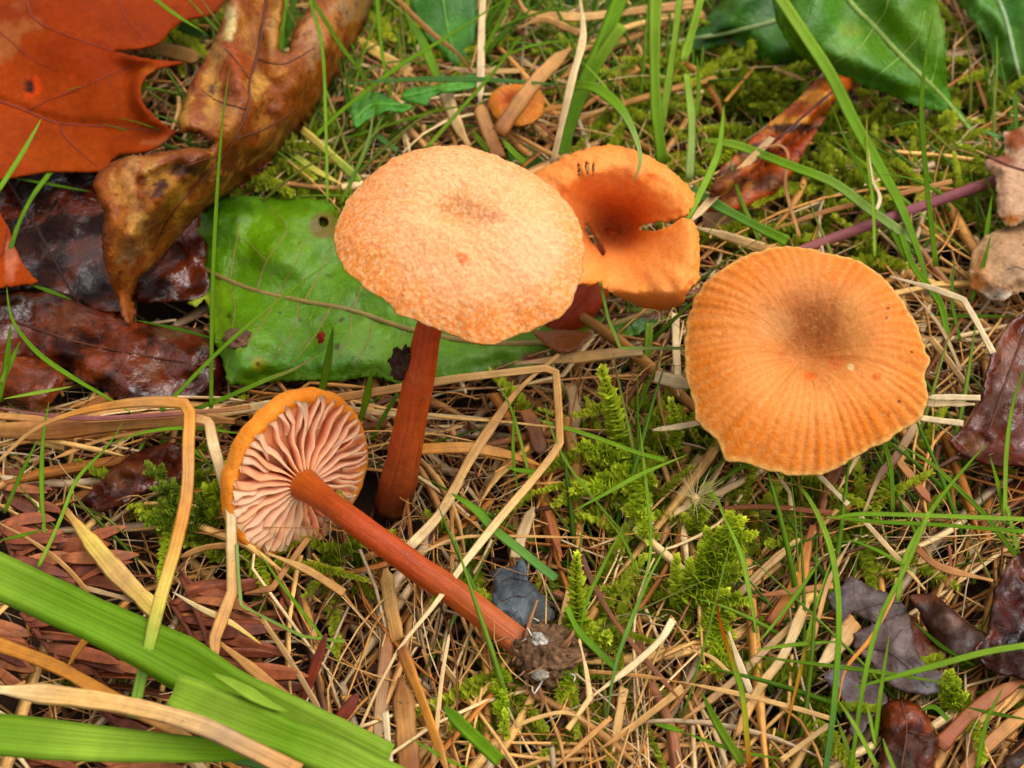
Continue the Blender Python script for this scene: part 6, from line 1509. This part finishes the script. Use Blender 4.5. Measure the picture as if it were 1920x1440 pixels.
S('short straw behind the longest green blade', [(1450, 128), (1512, 152)], 9, (0.9, 0.9), 's')
S('thin whitish dry blade over the purple stalk', [(1624, 250), (1634, 330), (1650, 370), (1640, 400)], 7, (1.8, 1.4), 'pw')
S('brown stem in the shade under the corner leaf', [(1818, 110), (1853, 213)], 8, (0.7, 0.7), 'b')
# bottom left
S('flat two-toned straw slanting down to the bent blade', [(122, 955), (200, 1053), (245, 1100), (292, 1146)], 36, (1.1, 1.0), 'tysy')
S('broad tan flat straw sweeping over the lower grass blade', [(-30, 1290), (100, 1303), (233, 1322), (367, 1357), (467, 1403), (560, 1450)], 36, (2.0, 2.1, 1.8), 'pssqt', roll=.2)
S('orange straw running below the needle sprays', [(-20, 1202), (100, 1247), (200, 1303), (333, 1373), (445, 1442)], 27, (1.1, 1.2), 'oooto')
S('small branch stub of the orange straw', [(128, 1248), (145, 1220), (162, 1198)], 12, (1.2, 1.3), 'oo')
S('folded tan blade hanging from the level straws past the fallen cap', [(365, 784), (392, 790), (400, 833), (423, 917), (433, 960), (436, 1110), (402, 1198), (404, 1245)], 20, (1.4, 1.4, 1.2, 1.1), 'tpqpstt', kink=True)
S('brown straw strip leaving the folded tan blade to the lower right', [(410, 1204), (480, 1260), (550, 1318)], 20, (1.05, 1.0), 'ttb')
S('thin pale husk over the conifer spray', [(322, 1109), (375, 1140), (433, 1168), (490, 1208)], 13, (1.1, 1.1), 'wy', 'b')
S('straw running right from under the fallen cap', [(498, 1036), (573, 1067), (645, 1112)], 15, (1.0, 1.0), 'st')
S('curved straw left of the folded tan blade', [(338, 1045), (380, 1028), (428, 1022)], 11, (1.0, 1.1), 't')
S('kinked straw under the fallen cap', [(578, 1008), (510, 1103), (458, 1113)], 13, (0.9, 0.9), 'tb', kink=True)
S('thin straw crossing the left needle sprays', [(0, 982), (60, 1015), (120, 1060), (165, 1110)], 10, (1.0, 1.0), 'st')
S('thin grey straw under the wide grass', [(150, 1100), (220, 1118), (290, 1135)], 10, (0.9, 0.9), 'q')
S('long thin straw running to the widest blade end', [(490, 1160), (545, 1240), (610, 1350)], 11, (0.95, 1.1), 'sq')
S('level straws crossing below the arched blade, thin one', [(100, 860), (200, 822), (300, 806), (345, 800)], 9, (0.9, 0.9), 't')
# bottom middle
S('orange-brown stout straw falling to the bottom edge', [(752, 1215), (790, 1310), (815, 1380), (842, 1455)], 21, (1.2, 1.2), 'boot')
S('thin upright straw just above the fallen stem', [(847, 955), (848, 1015), (847, 1075)], 9, (0.9, 0.9), 't')
S('thin pale straw right of the stout orange-brown one', [(842, 1190), (828, 1275), (812, 1432)], 9, (1.0, 1.0), 'ps')
S('white straw with black spots at the bottom', [(722, 1335), (726, 1380), (732, 1450)], 14, (1.2, 1.2), 'w')
S('wide dull brown blade at the bottom behind the stout straw', [(752, 1270), (758, 1330), (768, 1450)], 42, (0.85, 0.85), 'btb')
S('tan split straw below the fallen stem', [(722, 1066), (730, 1120), (745, 1200)], 28, (0.85, 0.85), 'st')
S('grey upright split straw left of the wide dull blade', [(728, 1190), (718, 1280), (706, 1400)], 24, (0.8, 0.8), 'bq')
S('pale sharply bent straw right of the soil clump, upper limb', [(1086, 1198), (1098, 1250), (1107, 1308), (1064, 1368)], 11, (1.2, 1.1), 'ps', kink=True)
S('pale straw rising right from the bend of the sharply bent one', [(1110, 1306), (1187, 1247), (1238, 1200), (1262, 1162)], 13, (1.15, 1.2), 'pw')
S('thin level straw right of the sharply bent one', [(1104, 1259), (1190, 1266), (1282, 1280)], 8, (1.1, 1.1), 't')
S('dark brown thin stem crossing right of the soil clump', [(1090, 1040), (1110, 1090), (1150, 1160), (1207, 1233), (1280, 1318)], 10, (1.1, 1.1), 'kb')
S('reddish stem above the soil clump', [(1026, 958), (1040, 1010), (1055, 1045)], 10, (1.0, 1.0), 'r')
S('hair-thin level straw crossing above the grey scrap', [(782, 1041), (853, 1010), (940, 1005), (1160, 1010)], 6, (1.2, 1.2), 'st')
S('grey-white split straw above the grey scrap', [(1000, 950), (985, 985), (965, 1045)], 22, (1.0, 0.9), 'qp')
S('arched thin straw at the bottom below the soil clump', [(965, 1362), (1010, 1345), (1060, 1336), (1105, 1356)], 9, (1.1, 1.2), 's')
S('straw slanting at the bottom centre', [(1040, 1440), (1090, 1395), (1145, 1345)], 11, (1.0, 1.0), 't')
S('broad pale straw at the bottom right of centre', [(1125, 1405), (1190, 1360), (1280, 1290)], 16, (0.95, 0.95), 'ts')
S('upright flat straw at the bottom between moss tufts', [(1170, 1290), (1160, 1350), (1150, 1410)], 18, (0.8, 0.8), 's')
S('dark flat old straw near the moss right of the bent frame straw', [(1070, 720), (1080, 780), (1075, 830)], 24, (0.7, 0.7), 'q')
S('ragged brown bark piece below the bent frame straw', [(985, 770), (1000, 800), (1015, 850)], 30, (0.9, 0.8), 'bk')
# bottom right
S('red-brown broad split stalk right of the triangular moss', [(1524, 985), (1493, 1093), (1447, 1170)], 28, (1.0, 0.9), 'ror')
S('speckled pale stout straw running down beside the very long green blade', [(1512, 1130), (1470, 1227), (1423, 1293), (1380, 1380)], 22, (1.0, 1.0), 'spst')
S('reddish level straw crossing the red-brown stalk', [(1562, 1098), (1480, 1110), (1405, 1118)], 13, (1.1, 1.0), 'tr')
S('brown straw left of the torn leaf', [(1594, 1015), (1553, 1093), (1526, 1196)], 11, (1.15, 1.1), 'qt')
S('pale thin straw slanting right above the torn leaf', [(1612, 968), (1680, 1043), (1735, 1106)], 10, (1.2, 1.1), 'ps')
S('brown dry stalk right of the torn leaf tip', [(1716, 1026), (1763, 1063), (1862, 1089)], 14, (1.1, 1.1), 'bt')
S('long thin straw running right across the lower litter', [(1278, 1279), (1380, 1300), (1480, 1325), (1560, 1348)], 9, (1.1, 1.1), 'ss')
S('orange thin bowed sprig over the torn purple-grey leaf', [(1682, 1085), (1670, 1130), (1630, 1200), (1587, 1253), (1572, 1316)], 8, (1.5, 1.2), 'too')
S('straw slanting at the bottom left of the rusty leaf', [(1556, 1358), (1510, 1392), (1464, 1426)], 13, (1.0, 1.0), 'qs')
S('broad orange-tan flat straw left of the torn leaf strip', [(1604, 1165), (1575, 1205), (1535, 1250)], 38, (0.8, 0.8), 'tp')
S('pale short straw standing below the triangular moss', [(1366, 1184), (1385, 1240), (1408, 1300)], 13, (1.1, 1.0), 'w')
S('thin straw at the left of the dying blade', [(1276, 1215), (1330, 1230), (1368, 1262)], 8, (1.0, 1.0), 's')
S('long straw leaning from lower left to the speckled one', [(1280, 1350), (1360, 1290), (1440, 1215), (1510, 1150)], 14, (0.9, 0.95), 'tqs')
S('grey straw along the left of the red-brown stalk', [(1380, 1120), (1440, 1060), (1500, 1010)], 15, (0.9, 0.9), 'qs')
S('long reddish stalk in the bottom right corner, upper one', [(1760, 1400), (1830, 1330), (1925, 1270)], 26, (0.9, 0.9), 'rb')
S('long brown stalk in the bottom right corner, lower one', [(1790, 1460), (1860, 1390), (1930, 1330)], 24, (0.85, 0.85), 'bt')
S('yellow-green dead stalk beside the rusty leaf', [(1768, 1400), (1830, 1355), (1880, 1310)], 16, (0.75, 0.75), 'yt')
S('level brown rootlet mass stem below the seed fluff', [(1330, 955), (1430, 950), (1560, 962)], 10, (1.0, 1.0), 'br')
S('upright thin red-brown stem in the litter at the right', [(1780, 1020), (1782, 1060), (1776, 1100)], 7, (1.1, 1.0), 'r')
